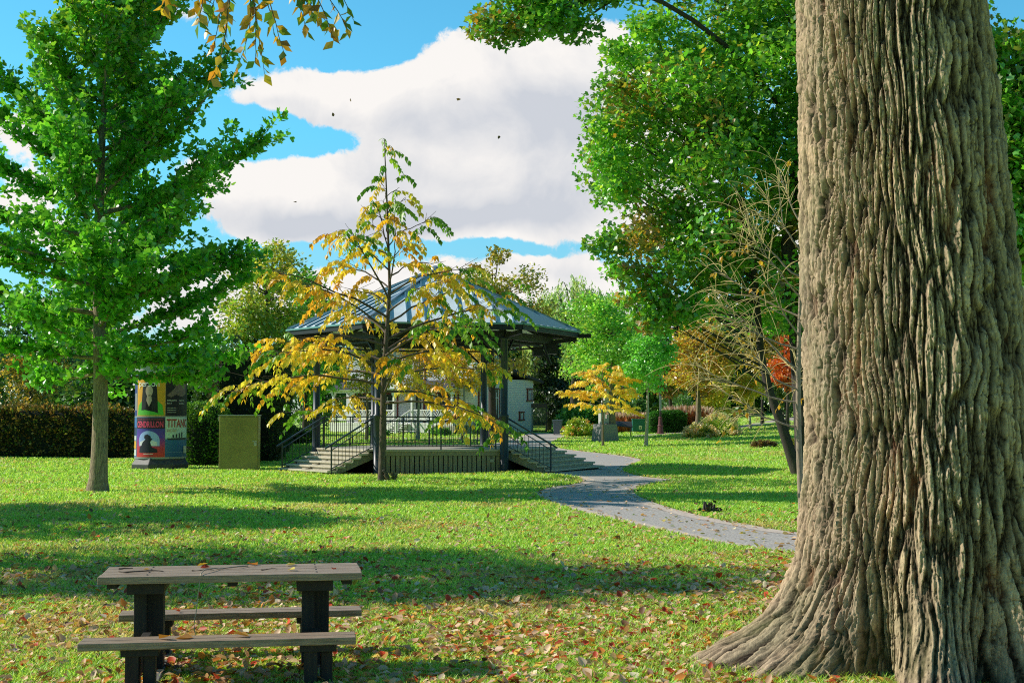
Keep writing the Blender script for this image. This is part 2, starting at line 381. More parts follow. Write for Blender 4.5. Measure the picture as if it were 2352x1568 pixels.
def blobs(lst, vec):
    tot = None
    for px, py, a, b, w in lst:
        u0 = (px - 1176) / FPX; v0 = (955 - py) / FPX
        d = VM('MULTIPLY', VM('SUBTRACT', vec, (u0, v0, 0)), (FPX / a, FPX / b, 0))
        q = VM('DOT_PRODUCT', d, d)
        e = MN('MULTIPLY', MN('POWER', 2.718, MN('MULTIPLY', q, -1.0)), w)
        tot = e if tot is None else MN('ADD', tot, e)
    return tot
CL = [(1040, 170, 130, 100, 1.1), (1200, 190, 170, 100, 1.0), (1400, 220, 190, 150, 1.1), (860, 200, 150, 62, 1.0), (700, 205, 120, 52, .9), (560, 212, 110, 30, .75),
      (1000, 330, 260, 110, 1.2), (1330, 370, 280, 150, 1.3), (1150, 470, 330, 85, 1.1), (800, 440, 220, 85, 1.1), (640, 430, 110, 70, .8), (640, 500, 130, 42, .8), (480, 390, 90, 40, .7),
      (1260, 630, 170, 48, 1.1), (480, 620, 120, 50, .9), (800, 660, 300, 50, .9), (1176, 720, 1500, 60, .8), (20, 300, 70, 60, .8), (60, 470, 120, 80, .7), (420, 30, 120, 30, .42), (1400, 60, 60, 40, .5), (250, 560, 150, 60, .6),
      (1800, 560, 200, 60, .8), (1700, 250, 170, 120, .4), (2300, 200, 70, 120, .0),
      (680, 305, 190, 34, -.9), (560, 280, 120, 55, -.55), (640, 565, 160, 22, -.7), (1150, 566, 170, 20, -.75), (800, 70, 150, 60, -.5), (1150, 20, 200, 30, -.5)]
dens = blobs(CL, UVW)
n1 = NZ(UVW, 24, 12, .68, .1, 1); n0 = NZ(UV, 3.2, 5, .55, 0, 4)
front = MN('GREATER_THAN', sp.outputs[1], 0.0)
D1 = MN('ADD', MN('ADD', dens, MN('MULTIPLY', MN('SUBTRACT', n1.outputs['Fac'], .5), 1.9)), MN('MULTIPLY', MN('SUBTRACT', n0.outputs['Fac'], .5), .3))
D1 = MN('SUBTRACT', D1, MN('MULTIPLY', MN('SUBTRACT', 1.0, front), 2.0))
mr = N.new('ShaderNodeMapRange'); mr.interpolation_type = 'SMOOTHSTEP'; mr.inputs[1].default_value = .34; mr.inputs[2].default_value = .6; L.new(D1, mr.inputs[0]); alpha = mr.outputs[0]
SH = [(1260, 235, 150, 70, 1.0), (1010, 265, 190, 55, .7), (1330, 440, 220, 75, .95), (1000, 400, 160, 45, .5), (640, 490, 150, 45, 1.1), (1060, 490, 260, 42, 1.0), (880, 510, 280, 40, .8), (740, 262, 150, 30, .6), (1280, 330, 160, 60, .4), (1180, 620, 200, 20, .5), (600, 225, 120, 14, .4)]
shd = MN('MULTIPLY', blobs(SH, UVW), .95)
n2 = NZ(UVW, 15, 9, .58, .2, 7)
shd = MN('MULTIPLY', MN('ADD', shd, MN('MULTIPLY', MN('SUBTRACT', n2.outputs['Fac'], .5), 2.3)), 1.0, clamp=True)
cm = N.new('ShaderNodeMix'); cm.data_type = 'RGBA'; L.new(shd, cm.inputs[0]); cm.inputs[6].default_value = (9.6, 9.3, 9.0, 1); cm.inputs[7].default_value = (6.2, 6.5, 7.1, 1)
hm = N.new('ShaderNodeMapRange'); hm.inputs[1].default_value = .0; hm.inputs[2].default_value = .2; L.new(cv, hm.inputs[0])
tm = N.new('ShaderNodeMix'); tm.data_type = 'RGBA'; L.new(hm.outputs[0], tm.inputs[0]); tm.inputs[6].default_value = (.8, 1.0, 1.25, 1); tm.inputs[7].default_value = (.66, 1.75, 1.85, 1)
skm = VM('MULTIPLY', sk.outputs[0], tm.outputs[2])
fx = N.new('ShaderNodeMix'); fx.data_type = 'RGBA'; L.new(alpha, fx.inputs[0]); L.new(skm, fx.inputs[6]); L.new(cm.outputs[2], fx.inputs[7])
fr = N.new('ShaderNodeMapRange'); fr.interpolation_type = 'SMOOTHSTEP'; fr.inputs[1].default_value = .62; fr.inputs[2].default_value = .9; fr.inputs[3].default_value = .55; fr.inputs[4].default_value = 1.0; L.new(sp.outputs[1], fr.inputs[0])  # sky dimmed away from the view direction to cut fill light
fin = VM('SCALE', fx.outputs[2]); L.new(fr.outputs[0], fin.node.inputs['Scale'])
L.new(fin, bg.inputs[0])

# ------------------------------------------------------------------ ground
def axis_grid(a, b, fine, far, lo, hi):
    v = [a]
    while v[-1] < b:
        s = fine if lo <= v[-1] <= hi else min(far, fine + .12 * max(lo - v[-1], v[-1] - hi))
        v.append(v[-1] + s)
    return np.array(v)
def rail(pts, n):
    P = np.array(pts, float); Q = np.concatenate([2 * P[:1] - P[1:2], P, 2 * P[-1:] - P[-2:-1]])
    out = []
    for i in range(1, len(Q) - 2):
        for tt in np.linspace(0, 1, 12, endpoint=False):
            p0, p1, p2, p3 = Q[i - 1:i + 3]
            out.append(.5 * (2 * p1 + (p2 - p0) * tt + (2 * p0 - 5 * p1 + 4 * p2 - p3) * tt ** 2 + (3 * p1 - p0 - 3 * p2 + p3) * tt ** 3))
    out.append(Q[-2]); out = np.array(out); s = np.concatenate([[0], np.cumsum(np.linalg.norm(np.diff(out, axis=0), axis=1))])
    q = np.linspace(0, s[-1], n); return np.stack([np.interp(q, s, out[:, 0]), np.interp(q, s, out[:, 1])], 1)
LFT = rail([(14, 15.5), (9, 17.0), (6, 18.2), (3.9, 19.7), (3.05, 21.1), (2.37, 23.9), (1.75, 26.6), (1.03, 29.6), (.66, 32.5), (.62, 35.3), (1.1, 38.6), (2.0, 41.2), (1.9, 44), (.3, 48), (-.6, 54), (-1.2, 62), (-1.6, 72), (-.6, 84), (.6, 96), (1.2, 104)], 320)
RGT = rail([(14, 19.8), (9, 20.9), (6.5, 22.0), (4.75, 23.0), (4.06, 25.2), (3.55, 27.4), (3.07, 31), (2.98, 34.5), (3.4, 38.1), (4.5, 41.4), (4.7, 42.6), (4.1, 44.4), (3.8, 47.7), (4.1, 52.0), (5.2, 57.5), (5.2, 61.5), (3.6, 68), (2.1, 75), (2.4, 84), (3.4, 94), (4.6, 104)], 320)
def in_poly(x, y, P):
    ins = np.zeros(len(x), bool)
    for a, b in zip(P, np.roll(P, -1, 0)):
        c = (a[1] > y) != (b[1] > y)
        if not c.any(): continue
        ins ^= c & (x < (b[0] - a[0]) * (y - a[1]) / (b[1] - a[1] + 1e-12) + a[0])
    return ins
PATHP = np.concatenate([LFT, RGT[::-1]])
SL = rail([(8, 92.6), (12, 95), (15.7, 97.8), (21.6, 107), (30, 116), (44, 124)], 80); SR = rail([(8, 94.2), (11.6, 97), (14.9, 100), (20.4, 109.5), (29, 119), (43, 127)], 80)
SIDEP = np.concatenate([SL, SR[::-1]])
xs = np.unique(np.concatenate([axis_grid(-900, 900, .5, 60, -14, 14)])); ys = axis_grid(-60, 1800, .5, 60, 4, 60)
XX, YY = np.meshgrid(xs, ys, indexing='ij'); nx_, ny_ = XX.shape
V = np.stack([XX, YY, gz(XX, YY)], -1).reshape(-1, 3)
i = np.arange(nx_ - 1)[:, None] * ny_; k = np.arange(ny_ - 1)[None]
F = np.stack([i + k, i + ny_ + k, i + ny_ + k + 1, i + k + 1], -1).reshape(-1, 4)
gm = bpy.data.materials.new('lawn'); t_, N_, L_ = nt(gm)
o_ = N_.new('ShaderNodeOutputMaterial'); b_ = N_.new('ShaderNodeBsdfPrincipled'); L_.new(b_.outputs[0], o_.inputs[0]); b_.inputs['Roughness'].default_value = .9; b_.inputs['Specular IOR Level'].default_value = .1
tc_ = N_.new('ShaderNodeTexCoord'); na = N_.new('ShaderNodeTexNoise'); na.inputs['Scale'].default_value = .35; na.inputs['Detail'].default_value = 5; L_.new(tc_.outputs['Object'], na.inputs[0])
nb = N_.new('ShaderNodeTexNoise'); nb.inputs['Scale'].default_value = 14; nb.inputs['Detail'].default_value = 6; nb.inputs['Roughness'].default_value = .7; L_.new(tc_.outputs['Object'], nb.inputs[0])
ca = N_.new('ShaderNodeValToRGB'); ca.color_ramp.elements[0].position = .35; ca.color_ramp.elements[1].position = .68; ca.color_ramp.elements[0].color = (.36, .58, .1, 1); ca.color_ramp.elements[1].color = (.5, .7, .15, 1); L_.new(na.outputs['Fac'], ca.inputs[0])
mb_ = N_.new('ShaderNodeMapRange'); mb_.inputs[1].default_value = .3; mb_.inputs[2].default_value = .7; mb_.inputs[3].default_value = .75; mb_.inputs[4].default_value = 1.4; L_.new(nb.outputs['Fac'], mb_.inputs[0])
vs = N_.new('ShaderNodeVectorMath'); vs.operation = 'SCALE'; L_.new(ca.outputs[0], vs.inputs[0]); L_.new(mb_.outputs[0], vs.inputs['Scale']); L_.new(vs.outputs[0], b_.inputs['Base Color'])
bp_ = N_.new('ShaderNodeBump'); bp_.inputs['Strength'].default_value = .8; bp_.inputs['Distance'].default_value = .05; L_.new(nb.outputs['Fac'], bp_.inputs['Height']); L_.new(bp_.outputs[0], b_.inputs['Normal'])
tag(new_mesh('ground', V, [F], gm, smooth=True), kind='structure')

def ribbon(name, A, B, m, dz, nacross=8):
    w = np.linspace(0, 1, nacross)[None, :, None]; P = A[:, None] * (1 - w) + B[:, None] * w
    V = np.concatenate([P, (gz(P[..., 0], P[..., 1]) + dz)[..., None]], -1).reshape(-1, 3); n = len(A)
    i = np.arange(n - 1)[:, None] * nacross; k = np.arange(nacross - 1)[None]
    F = np.stack([i + k, i + k + 1, i + nacross + k + 1, i + nacross + k], -1).reshape(-1, 4)
    return tag(new_mesh(name, V, [F], m, smooth=True), kind='structure')
ASPH = mat('asphalt', (.46, .425, .39), .85, .5, 22, bump=.6, detail=8)
EDGE = mat('paver_edge', (.6, .5, .42), .85, .22, 7, bump=.3)
ribbon('path', LFT, RGT, ASPH, .012)
def inset(A, B, w):
    d = B - A; Lr = np.linalg.norm(d, axis=1, keepdims=True); T = np.gradient(A, axis=0); T /= np.linalg.norm(T, axis=1, keepdims=True); Nn = np.stack([T[:, 1], -T[:, 0]], 1)
    Nn *= np.sign((Nn * d).sum(1, keepdims=True)); return A + Nn * np.minimum(w, Lr * .4)
ribbon('path_edge', LFT, inset(LFT, RGT, .34), EDGE, .017, 3)
ribbon('path_edge', RGT, inset(RGT, LFT, .34), EDGE, .017, 3)
ribbon('side_path', SL, SR, mat('gravel', (.42, .37, .32), .9, .2, 12), .012, 4)
# street before the house
ribbon('street', rail([(-60, 88), (-30, 88.5), (-8, 89), (.2, 89.5)], 40), rail([(-60, 92), (-30, 92.5), (-8, 93), (.2, 93.5)], 40), ASPH, .014, 4)

# ------------------------------------------------------------------ grass
rg = np.random.default_rng(5)
NG = 800000
Y0, Y1 = 8.3, 125.0
u = rg.random(NG); Y = Y0 * (Y1 / Y0) ** u
X = (rg.random(NG) * 2 - 1) * (.40 * Y + 1.2)
keep = ~in_poly(X, Y, PATHP) & ~in_poly(X, Y, SIDEP) & (rg.random(NG) < np.clip(1.25 - Y / 120, .12, 1))
hexr = np.hypot(X + 2.74, Y - 50.6); keep &= hexr > 4.0
X = X[keep]; Y = Y[keep]; n = len(X)
den = fbm(X * .9, Y * .9, 3, 3); hgt = (.045 + .04 * rg.random(n)) * (.7 + .7 * den) * (1 + .006 * np.minimum(Y, 60)); hgt *= 1 + .3 * (np.hypot(X - 3.2, Y - 11.2) < 2.2 * rg.random(n) + 1)
wid = (.0035 + .00042 * Y) * (.7 + .6 * rg.random(n))
a = rg.random(n) * 6.283; bend = (.35 + .6 * rg.random(n)) * hgt; ba = a + rg.normal(0, .6, n) + 1.57
P0 = np.stack([X, Y, gz(X, Y) - .004], -1); wv = np.stack([np.cos(a), np.sin(a), 0 * a], -1) * wid[:, None]
bv = np.stack([np.cos(ba), np.sin(ba), 0 * ba], -1) * bend[:, None]; up = np.zeros_like(P0); up[:, 2] = hgt
V = np.stack([P0 - wv, P0 + wv, P0 + up * .62 + bv * .35 - wv * .7, P0 + up * .62 + bv * .35 + wv * .7, P0 + up * .95 + bv], 1).reshape(-1, 3)
b5 = np.arange(n)[:, None] * 5
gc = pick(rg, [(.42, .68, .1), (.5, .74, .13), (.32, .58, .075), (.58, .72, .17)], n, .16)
dry = (fbm(X * .5, Y * .5, 8, 4) + rg.normal(0, .12, n)) > .64
gc[dry] = pick(rg, [(.58, .58, .17), (.66, .55, .26)], int(dry.sum()), .15)
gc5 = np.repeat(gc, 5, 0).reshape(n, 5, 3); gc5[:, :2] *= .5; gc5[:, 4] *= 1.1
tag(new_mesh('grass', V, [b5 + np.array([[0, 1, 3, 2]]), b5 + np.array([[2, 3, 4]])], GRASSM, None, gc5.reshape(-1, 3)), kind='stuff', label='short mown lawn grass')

# ------------------------------------------------------------------ fallen leaves
T_DRY = (np.array([[0, 0, .0], [-.34, .3, .12], [-.27, .72, .2], [0, 1.05, .05], [.27, .72, .1], [.36, .3, .2], [0, .5, .0]]), [np.array([[6, 1, 0], [6, 2, 1], [6, 3, 2], [6, 4, 3], [6, 5, 4], [6, 0, 5]])])
DRYPAL = [(.85, .56, .36), (.76, .46, .27), (.9, .68, .48), (.78, .28, .05), (.6, .08, .03), (.85, .55, .1), (.28, .13, .07), (.62, .34, .18), (.8, .34, .09)]
DW = np.array([.24, .2, .12, .08, .07, .08, .08, .09, .04]); DW /= DW.sum()
def scatter(rg, nmax, dens_fn):
    Yc = 8.4 * (62 / 8.4) ** rg.random(nmax); Xc = (rg.random(nmax) * 2 - 1) * (.40 * Yc + 1)
    area = np.log(62 / 8.4) * Yc * 2 * (.40 * Yc + 1) / nmax
    k = rg.random(nmax) < dens_fn(Xc, Yc) * area
    return Xc[k], Yc[k]
def ldens(x, y):
    d = 260 * np.clip((20 - y) / 8, .0, 1) ** 1.1 + 34 * np.clip((31 - y) / 11, 0, 1) + 3.0 * np.clip((48 - y) / 12, 0, 1) + .35
    return d * (.35 + 1.3 * fbm(x * .6, y * .6, 21, 3)) * (1 + 1.2 * np.exp(-((np.hypot(x - 3.2, y - 11.2) - 1.9) / .5) ** 2)) * np.clip(1.15 - .0 * x, 0, 2)
lx, ly = scatter(rg, 300000, ldens)
onp = in_poly(lx, ly, PATHP); lx = lx[~onp]; ly = ly[~onp]
ok = np.hypot(lx - 3.2, ly - 11.2) > 1.25; lx = lx[ok]; ly = ly[ok]
order = np.argsort(ly); lx = lx[order]; ly = ly[order]; n = len(lx)
pal_i = rg.choice(len(DRYPAL), n, p=DW); lc = np.array(DRYPAL)[pal_i] * (1 + rg.normal(0, .15, (n, 1))); lc = np.clip(lc, .01, .95)
lsz = (.036 + .052 * rg.random(n) ** 1.5) * (1 + .012 * ly); lz = gz(lx, ly) + .03 + .035 * rg.random(n)
tipd = rg.normal(0, 1, (n, 3)); tipd[:, 2] *= .3; upd = rg.normal(0, .3, (n, 3)); upd[:, 2] += 1
P = np.stack([lx, ly, lz], -1)
vis = np.where((np.abs(lx) < ly * .355) & (ly > 9.9))[0][:280]
rest = np.ones(n, bool); rest[vis] = False
tag(leaves_mesh('leaf_litter', P[rest], tipd[rest], upd[rest], lsz[rest], lc[rest], T_DRY, LITTER), kind='stuff', label='scattered dry autumn leaves covering the lawn')
px_, py_ = [], []
qx, qy = scatter(rg, 60000, lambda x, y: 7.0 * np.clip((44 - y) / 14, 0, 1) + .3)
onp = in_poly(qx, qy, PATHP); qx = qx[onp]; qy = qy[onp]; nq = len(qx)
edge_i = rg.integers(20, 200, 260); e2 = np.concatenate([LFT[edge_i], RGT[rg.integers(20, 200, 260)]]) + rg.normal(0, .12, (520, 2))
qx = np.concatenate([qx, e2[:, 0]]); qy = np.concatenate([qy, e2[:, 1]]); nq = len(qx)
tq = rg.normal(0, 1, (nq, 3)); tq[:, 2] *= .15; uq = rg.normal(0, .3, (nq, 3)); uq[:, 2] += 1
tag(leaves_mesh('path_leaves', np.stack([qx, qy, gz(qx, qy) + .022 + .01 * rg.random(nq)], -1), tq, uq, (.04 + .06 * rg.random(nq)) * (1 + .006 * qy), pick(rg, DRYPAL[:3] + [(.85, .62, .2), (.8, .6, .25), (.25, .3, .08), (.3, .18, .08)], nq, .15), T_DRY, LITTER), kind='stuff', label='dry leaves strewn over the asphalt path')
CN = ['pale tan', 'light brown', 'pale pinkish tan', 'orange', 'dark red', 'golden yellow', 'dark brown', 'dull brown', 'rust orange']
proto = {}
for i in vis:
    c = pal_i[i]
    where = 'left of the picnic table' if lx[i] < -3.0 else ('around the picnic table' if lx[i] < -.95 else ('between picnic table and big trunk' if lx[i] < 1.1 else 'by the big tree roots'))
    if c not in proto:
        o = leaves_mesh('fallen_leaf', np.zeros((1, 3)), np.array([[0, 1., 0]]), np.array([[0, 0, 1.]]), 1.0, np.array([DRYPAL[c]]), T_DRY, LITTER); proto[c] = o
    else:
        o = proto[c].copy(); col.objects.link(o)
    o.location = [float(v) for v in P[i]]; s = float(lsz[i]); o.scale = (s, s, s * float(rg.uniform(.7, 1.4)))
    q = Vector(upd[i]).to_track_quat('Z', 'Y').to_euler(); o.rotation_euler = (q.x, q.y, float(rg.random() * 6.28))
    tag(o, CN[c] + ' fallen leaf ' + where, 'fallen leaf', CN[c] + ' fallen leaves ' + where)
# ------------------------------------------------------------------ old tree (big trunk)
OX, OY = 3.05, 10.72
ot = thing('old_tree', 'massive old tree trunk with deeply furrowed bark and spreading roots in the right foreground', 'tree', (OX, OY, 0))
rows = np.concatenate([np.arange(-.25, 1.2, .0085), np.arange(1.2, 5.6, .0095), np.arange(5.6, 9.01, .03)])
na_ = 980
ph = np.arange(na_) / na_ * 2 * math.pi          # 0 = towards camera (-y), positive = right
Z, PHI = np.meshgrid(rows, ph, indexing='ij'); Zc = np.maximum(Z, 0)
r0 = np.interp(Zc, [0, 1, 2, 3.5, 5.1, 7, 9], [.84, .85, .82, .755, .69, .66, .68])
def lobe(c, w): return np.exp(-(((PHI - R(c) + math.pi) % (2 * math.pi) - math.pi) / R(w)) ** 2)
ell = 1 / np.sqrt((np.cos(PHI - R(32)) / 1.075) ** 2 + (np.sin(PHI - R(32)) / .806) ** 2)
rr = r0 * ell * (1 - .07 * lobe(63, 10) + .03 * lobe(86, 16) + .03 * lobe(-100, 24))
rr = rr + .05 * np.sin(PHI * 3 + Zc * .5) * .4 + .035 * (fbm(PHI * 2.5 * 7 / 6.2832, Zc * .6, 31, 3, None) - .5)
fl = .28 * np.exp(-Zc / .55)
rr = rr + fl * (.25 + 1.0 * lobe(-92, 26) + .5 * lobe(-60, 18) + 1.2 * lobe(-14, 15) + 1.2 * lobe(33, 17) + .9 * lobe(95, 26) + .8 * lobe(160, 26) + .8 * lobe(220, 26))
rr = rr + np.exp(-Zc / .24) * (1.0 * lobe(-95, 19) + .45 * lobe(-66, 13) + .6 * lobe(-14, 11) + .65 * lobe(34, 12) + .95 * lobe(96, 17) + .6 * lobe(165, 16) + .6 * lobe(222, 16))
rr = rr - (.22 * lobe(-37, 8) + .2 * lobe(9, 7) + .2 * lobe(64, 9) + .08 * lobe(-79, 4)) * np.exp(-Zc / .5)
# knots on the right
for kp, kz, kw, ka in ((72, 3.35, 13, .07), (74, 2.7, 10, .06), (66, 1.35, 10, .06), (60, 4.4, 9, .05)):
    rr = rr + ka * lobe(kp, kw) * np.exp(-((Z - kz) / .16) ** 2)
# bark: long interlaced ridges
NC = 78
sx = PHI / (2 * math.pi) * NC
wz = sx + 1.5 * (fbm(PHI / 6.28318 * 10, Z * 1.1, 41, 3, 10) - .5) * 2 + .45 * (fbm(PHI / 6.28318 * 40, Z * 2.2, 43, 2, 40) - .5)
lean_ = .6 * np.sin(Z * .9 + 1.0)
zz = Z / .85 + 1.1 * (fbm(PHI / 6.28318 * 30, Z * .8, 47, 2, 30) - .5)
f1, f2, cid = worley(np.mod(wz + lean_, NC), zz, 51, NC)
ridge = np.clip((f2 - f1 - .13) / .2, 0, 1); ridge = ridge * ridge * (3 - 2 * ridge)
ridge = np.clip(ridge + .7 * (fbm(PHI / 6.28318 * 210, Z * 2.6, 53, 4, 210) - .52), 0, 1)
f1b, f2b, cidb = worley(np.mod(wz * 2 + 3, NC * 2), Z / .4, 61, NC * 2)
fine = np.clip((f2b - f1b) * 3.5, 0, 1)
gr = fbm(PHI / 6.28318 * 260, Z * 14, 71, 4, 260)
amp = np.interp(Zc, [0, .4, 1.5, 9], [.03, .04, .05, .046]) * (.7 + .6 * fbm(PHI / 6.28318 * 8, Z * .7, 77, 2, 8))
amp = amp * (1 - .55 * lobe(72, 26))
f1c, f2c, cidc = worley(np.mod(wz * 3.6 + 1, NC * 3.6 // 1), Z / .2, 67, int(NC * 3.6 // 1)); crk = np.clip((f2c - f1c) * 4.0, 0, 1)
gz2 = fbm(PHI / 6.28318 * 480, Z * 7, 73, 4, 480)
cr1 = np.exp(-((fbm(PHI / 6.28318 * 110, Z * 7, 101, 4, 110) - .5) / .018) ** 2); cr2 = np.exp(-((fbm(PHI / 6.28318 * 300, Z * 13, 103, 3, 300) - .5) / .03) ** 2)
hb = -cr1 * ridge * .016 - cr2 * .007 + ridge * (.85 + .3 * cid) * amp + (crk - .6) * .009 + (cidc - .5) * .009 + (fine - .5) * .01 * (.3 + ridge) + (cidb - .5) * .014 * ridge + (gr - .5) * .02 + (gz2 - .5) * .032
rr = rr + hb
Xa = OX + np.interp(Zc, [0, 1.8, 5.1, 9], [.03, .04, -.14, -.3]); 
Xw = Xa - OX + rr * np.sin(PHI); Yw = -rr * np.cos(PHI)
# the ends of the roots dive below the lawn
Zw = Z + np.exp(-Zc / .3) * .07 * (fbm(Xw * 11, Yw * 11, 97, 4) - .5) - .12 * np.clip((np.hypot(Xw, Yw) - 1.5) / .6, 0, 1)
V = np.stack([Xw, Yw, Zw], -1).reshape(-1, 3)
nr = len(rows); i = np.arange(nr - 1)[:, None] * na_; k = np.arange(na_)[None]; k2 = (k + 1) % na_
F = np.stack([i + k, i + k2, i + na_ + k2, i + na_ + k], -1).reshape(-1, 4)
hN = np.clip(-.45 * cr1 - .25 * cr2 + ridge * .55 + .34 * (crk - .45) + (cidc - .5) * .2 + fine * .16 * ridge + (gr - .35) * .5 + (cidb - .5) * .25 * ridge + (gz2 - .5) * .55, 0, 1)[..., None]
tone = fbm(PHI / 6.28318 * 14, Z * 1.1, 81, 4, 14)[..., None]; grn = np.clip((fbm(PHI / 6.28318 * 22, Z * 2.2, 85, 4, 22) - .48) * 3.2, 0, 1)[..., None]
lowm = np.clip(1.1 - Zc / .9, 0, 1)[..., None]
cb_ = np.array([.03, .018, .011]) * (1 - hN) + (np.array([.6, .42, .26]) * tone * 1.25 + np.array([.38, .3, .21]) * (1 - tone)) * hN  # dark furrow brown, deepened to paint in shade the light leaves out
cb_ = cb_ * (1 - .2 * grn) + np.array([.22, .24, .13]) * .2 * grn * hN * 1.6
mossn = np.clip((fbm(PHI / 6.28318 * 18, Z * 3, 89, 4, 18) - .42) * 3, 0, 1)[..., None] * lowm
cb_ = cb_ * (1 - .45 * mossn) + np.array([.12, .16, .045]) * .45 * mossn
redn = (np.clip((fbm(PHI / 6.28318 * 26, Z * 1.4, 95, 3, 26) - .62) * 6, 0, 1) * (1 - ridge))[..., None]
cb_ = cb_ + np.array([.16, .05, .02]) * redn
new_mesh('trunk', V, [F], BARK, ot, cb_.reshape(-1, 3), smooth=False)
# limbs above the frame: one carries the drooping branch over the lawn
rg = np.random.default_rng(77)
limbs = []
def limb(a, b, c, r0_, r1_, n=14):
    P = bez(np.array(a, float), np.array(b, float), np.array(c, float), n); P = P + rg.normal(0, .03, P.shape); limbs.append((P, np.linspace(r0_, r1_, n))); return P
limb((-.4, 0, 8.3), (-.5, .1, 10), (-1.6, 1.5, 13), .5, .12); limb((-.3, 0, 8.3), (.4, .2, 10), (2.2, 1.0, 13.5), .5, .12); limb((-.3, 0, 8.3), (.2, -.6, 10), (.8, -2.5, 12.8), .4, .1)
main = limb((-.5, .2, 8.4), (-2.6, 1.2, 9.2), (-5.2, 2.2, 7.9), .22, .05, 20)
tips = []
hang = limb((-4.3, 1.95, 8.25), (-5.0, 2.1, 7.6), (-5.6, 2.3, 6.9), .05, .015, 10)
def rel(px, py, Y): return at(px, py, Y) - np.array([OX, OY, 0])
strands = []
for (x0, y0, x1, y1, x2, y2) in [(560, -260, 690, -120, 800, 70), (560, -260, 640, -60, 775, 75), (540, -260, 600, -80, 640, 95), (520, -260, 570, -60, 600, 165), (500, -250, 545, -20, 520, 120), (500, -250, 560, 40, 483, 190),
                                 (480, -240, 490, -60, 440, 20), (470, -240, 430, -80, 365, 20), (560, -260, 610, -40, 655, 130), (540, -250, 620, 0, 545, 165), (600, -260, 740, -110, 815, 50), (470, -240, 400, -60, 372, 28), (480, -240, 470, -40, 452, 60), (600, -260, 700, -80, 760, 90), (540, -250, 600, 0, 590, 150), (500, -250, 530, -40, 500, 110), (580, -260, 660, -60, 700, 80), (570, -260, 640, -80, 730, 65), (520, -260, 520, -60, 470, 75)]:
    yo = rg.uniform(13.0, 14.2); P = bez(rel(x0, y0, 13.4), rel(x1, y1, yo), rel(x2, y2, yo), 16); P += np.cumsum(rg.normal(0, .006, P.shape), 0); strands.append(P); limbs.append((P, np.linspace(.012, .0025, 16)))
tubes_mesh('limb', limbs, mat('limb_bark', (.13, .1, .075), .9, .3, 12, bump=.3), ot, 10)
LP, LT = [], []
for P in strands:
    for q in np.linspace(.2, 1, 26):
        if rg.random() < .12: continue
        p = np.array([np.interp(q * 15, np.arange(16), P[:, j]) for j in range(3)])
        dr = np.array([rg.normal(0, .8), rg.normal(0, .5), -1.0 + rg.normal(0, .35)])
        LP.append(p); LT.append(dr)
LP = np.array(LP); LT = np.array(LT); upn = rg.normal(0, 1, LP.shape); upn[:, 1] -= .5
leaves_mesh('leaves', LP, LT, upn, .115 + .035 * rg.random(len(LP)), pick(rg, [(.6, .34, .03), (.66, .4, .04), (.12, .26, .03), (.2, .34, .04), (.5, .24, .03)], len(LP), .2), T_SIMPLE, leaf_mat('elm_leaf', .42, .05, 1.3), ot)

# ------------------------------------------------------------------ ginkgo tree (left)
rg = np.random.default_rng(31)
GXY = at(218, 1128, 35.4); gx, gy = GXY[0], 35.4; gzb = g(gx, gy)
gt = thing('ginkgo_tree', 'tall ginkgo tree with fan shaped green leaves and straight trunk at the left', 'tree', (gx, gy, gzb))
zt = np.linspace(-.2, 13.6, 26); tp = np.stack([.06 * np.sin(zt * .7) + .05, .05 * np.cos(zt * .9), zt], 1); trd = np.interp(zt, [-.2, .05, .5, 3, 6, 10, 13.6], [.34, .27, .21, .17, .13, .07, .015])
polys = [(tp, trd)]; tw = []
nb_ = 66
for j in range(nb_):
    f = (j + .5) / nb_; z0 = 2.8 + 10.1 * f ** 1.1; az = j * 2.39996 + rg.normal(0, .25)
    Lr = np.interp(z0, [2.7, 4.5, 6.5, 8.5, 10.5, 13], [4.2, 4.7, 4.5, 3.9, 2.7, .8]) * rg.uniform(.75, 1.12)
    el = R(np.interp(z0, [2.7, 5, 9, 13], [-4, 20, 42, 62]) + rg.normal(0, 6))
    d = np.array([math.cos(az) * math.cos(el), .78 * math.sin(az) * math.cos(el), math.sin(el)]); s = np.array([np.interp(z0, zt, tp[:, q]) for q in range(3)])
    e = s + d * Lr; mid = s + d * Lr * .5 + np.array([0, 0, -.12 * Lr + (.0 if z0 > 5 else .25)])
    P = bez(s, mid, e, 9); P[1:] += np.cumsum(rg.normal(0, .03, (8, 3)), 0); polys.append((P, np.linspace(.012 + .012 * Lr, .008, 9))); tw.append((P, 1.0))
    for q in range(int(3 + Lr * 2.6)):
        b = rg.uniform(.22, .95); ps = np.array([np.interp(b * 8, np.arange(9), P[:, w]) for w in range(3)])
        dd = nrm(d + rg.normal(0, .62, 3) * np.array([1, 1, .55]) + np.array([0, 0, .12])); l2 = Lr * (1 - b * .6) * rg.uniform(.2, .55)
        P2 = bez(ps, ps + dd * l2 * .5 - np.array([0, 0, .04]), ps + dd * l2 + np.array([0, 0, .08]), 5); polys.append((P2, np.linspace(.012, .005, 5))); tw.append((P2, .9))
tubes_mesh('trunk', polys, mat('ginkgo_bark', (.3, .225, .15), .9, .65, 9, (5, 5, .7), 1.0), gt, 10)
PP, OO = [], []
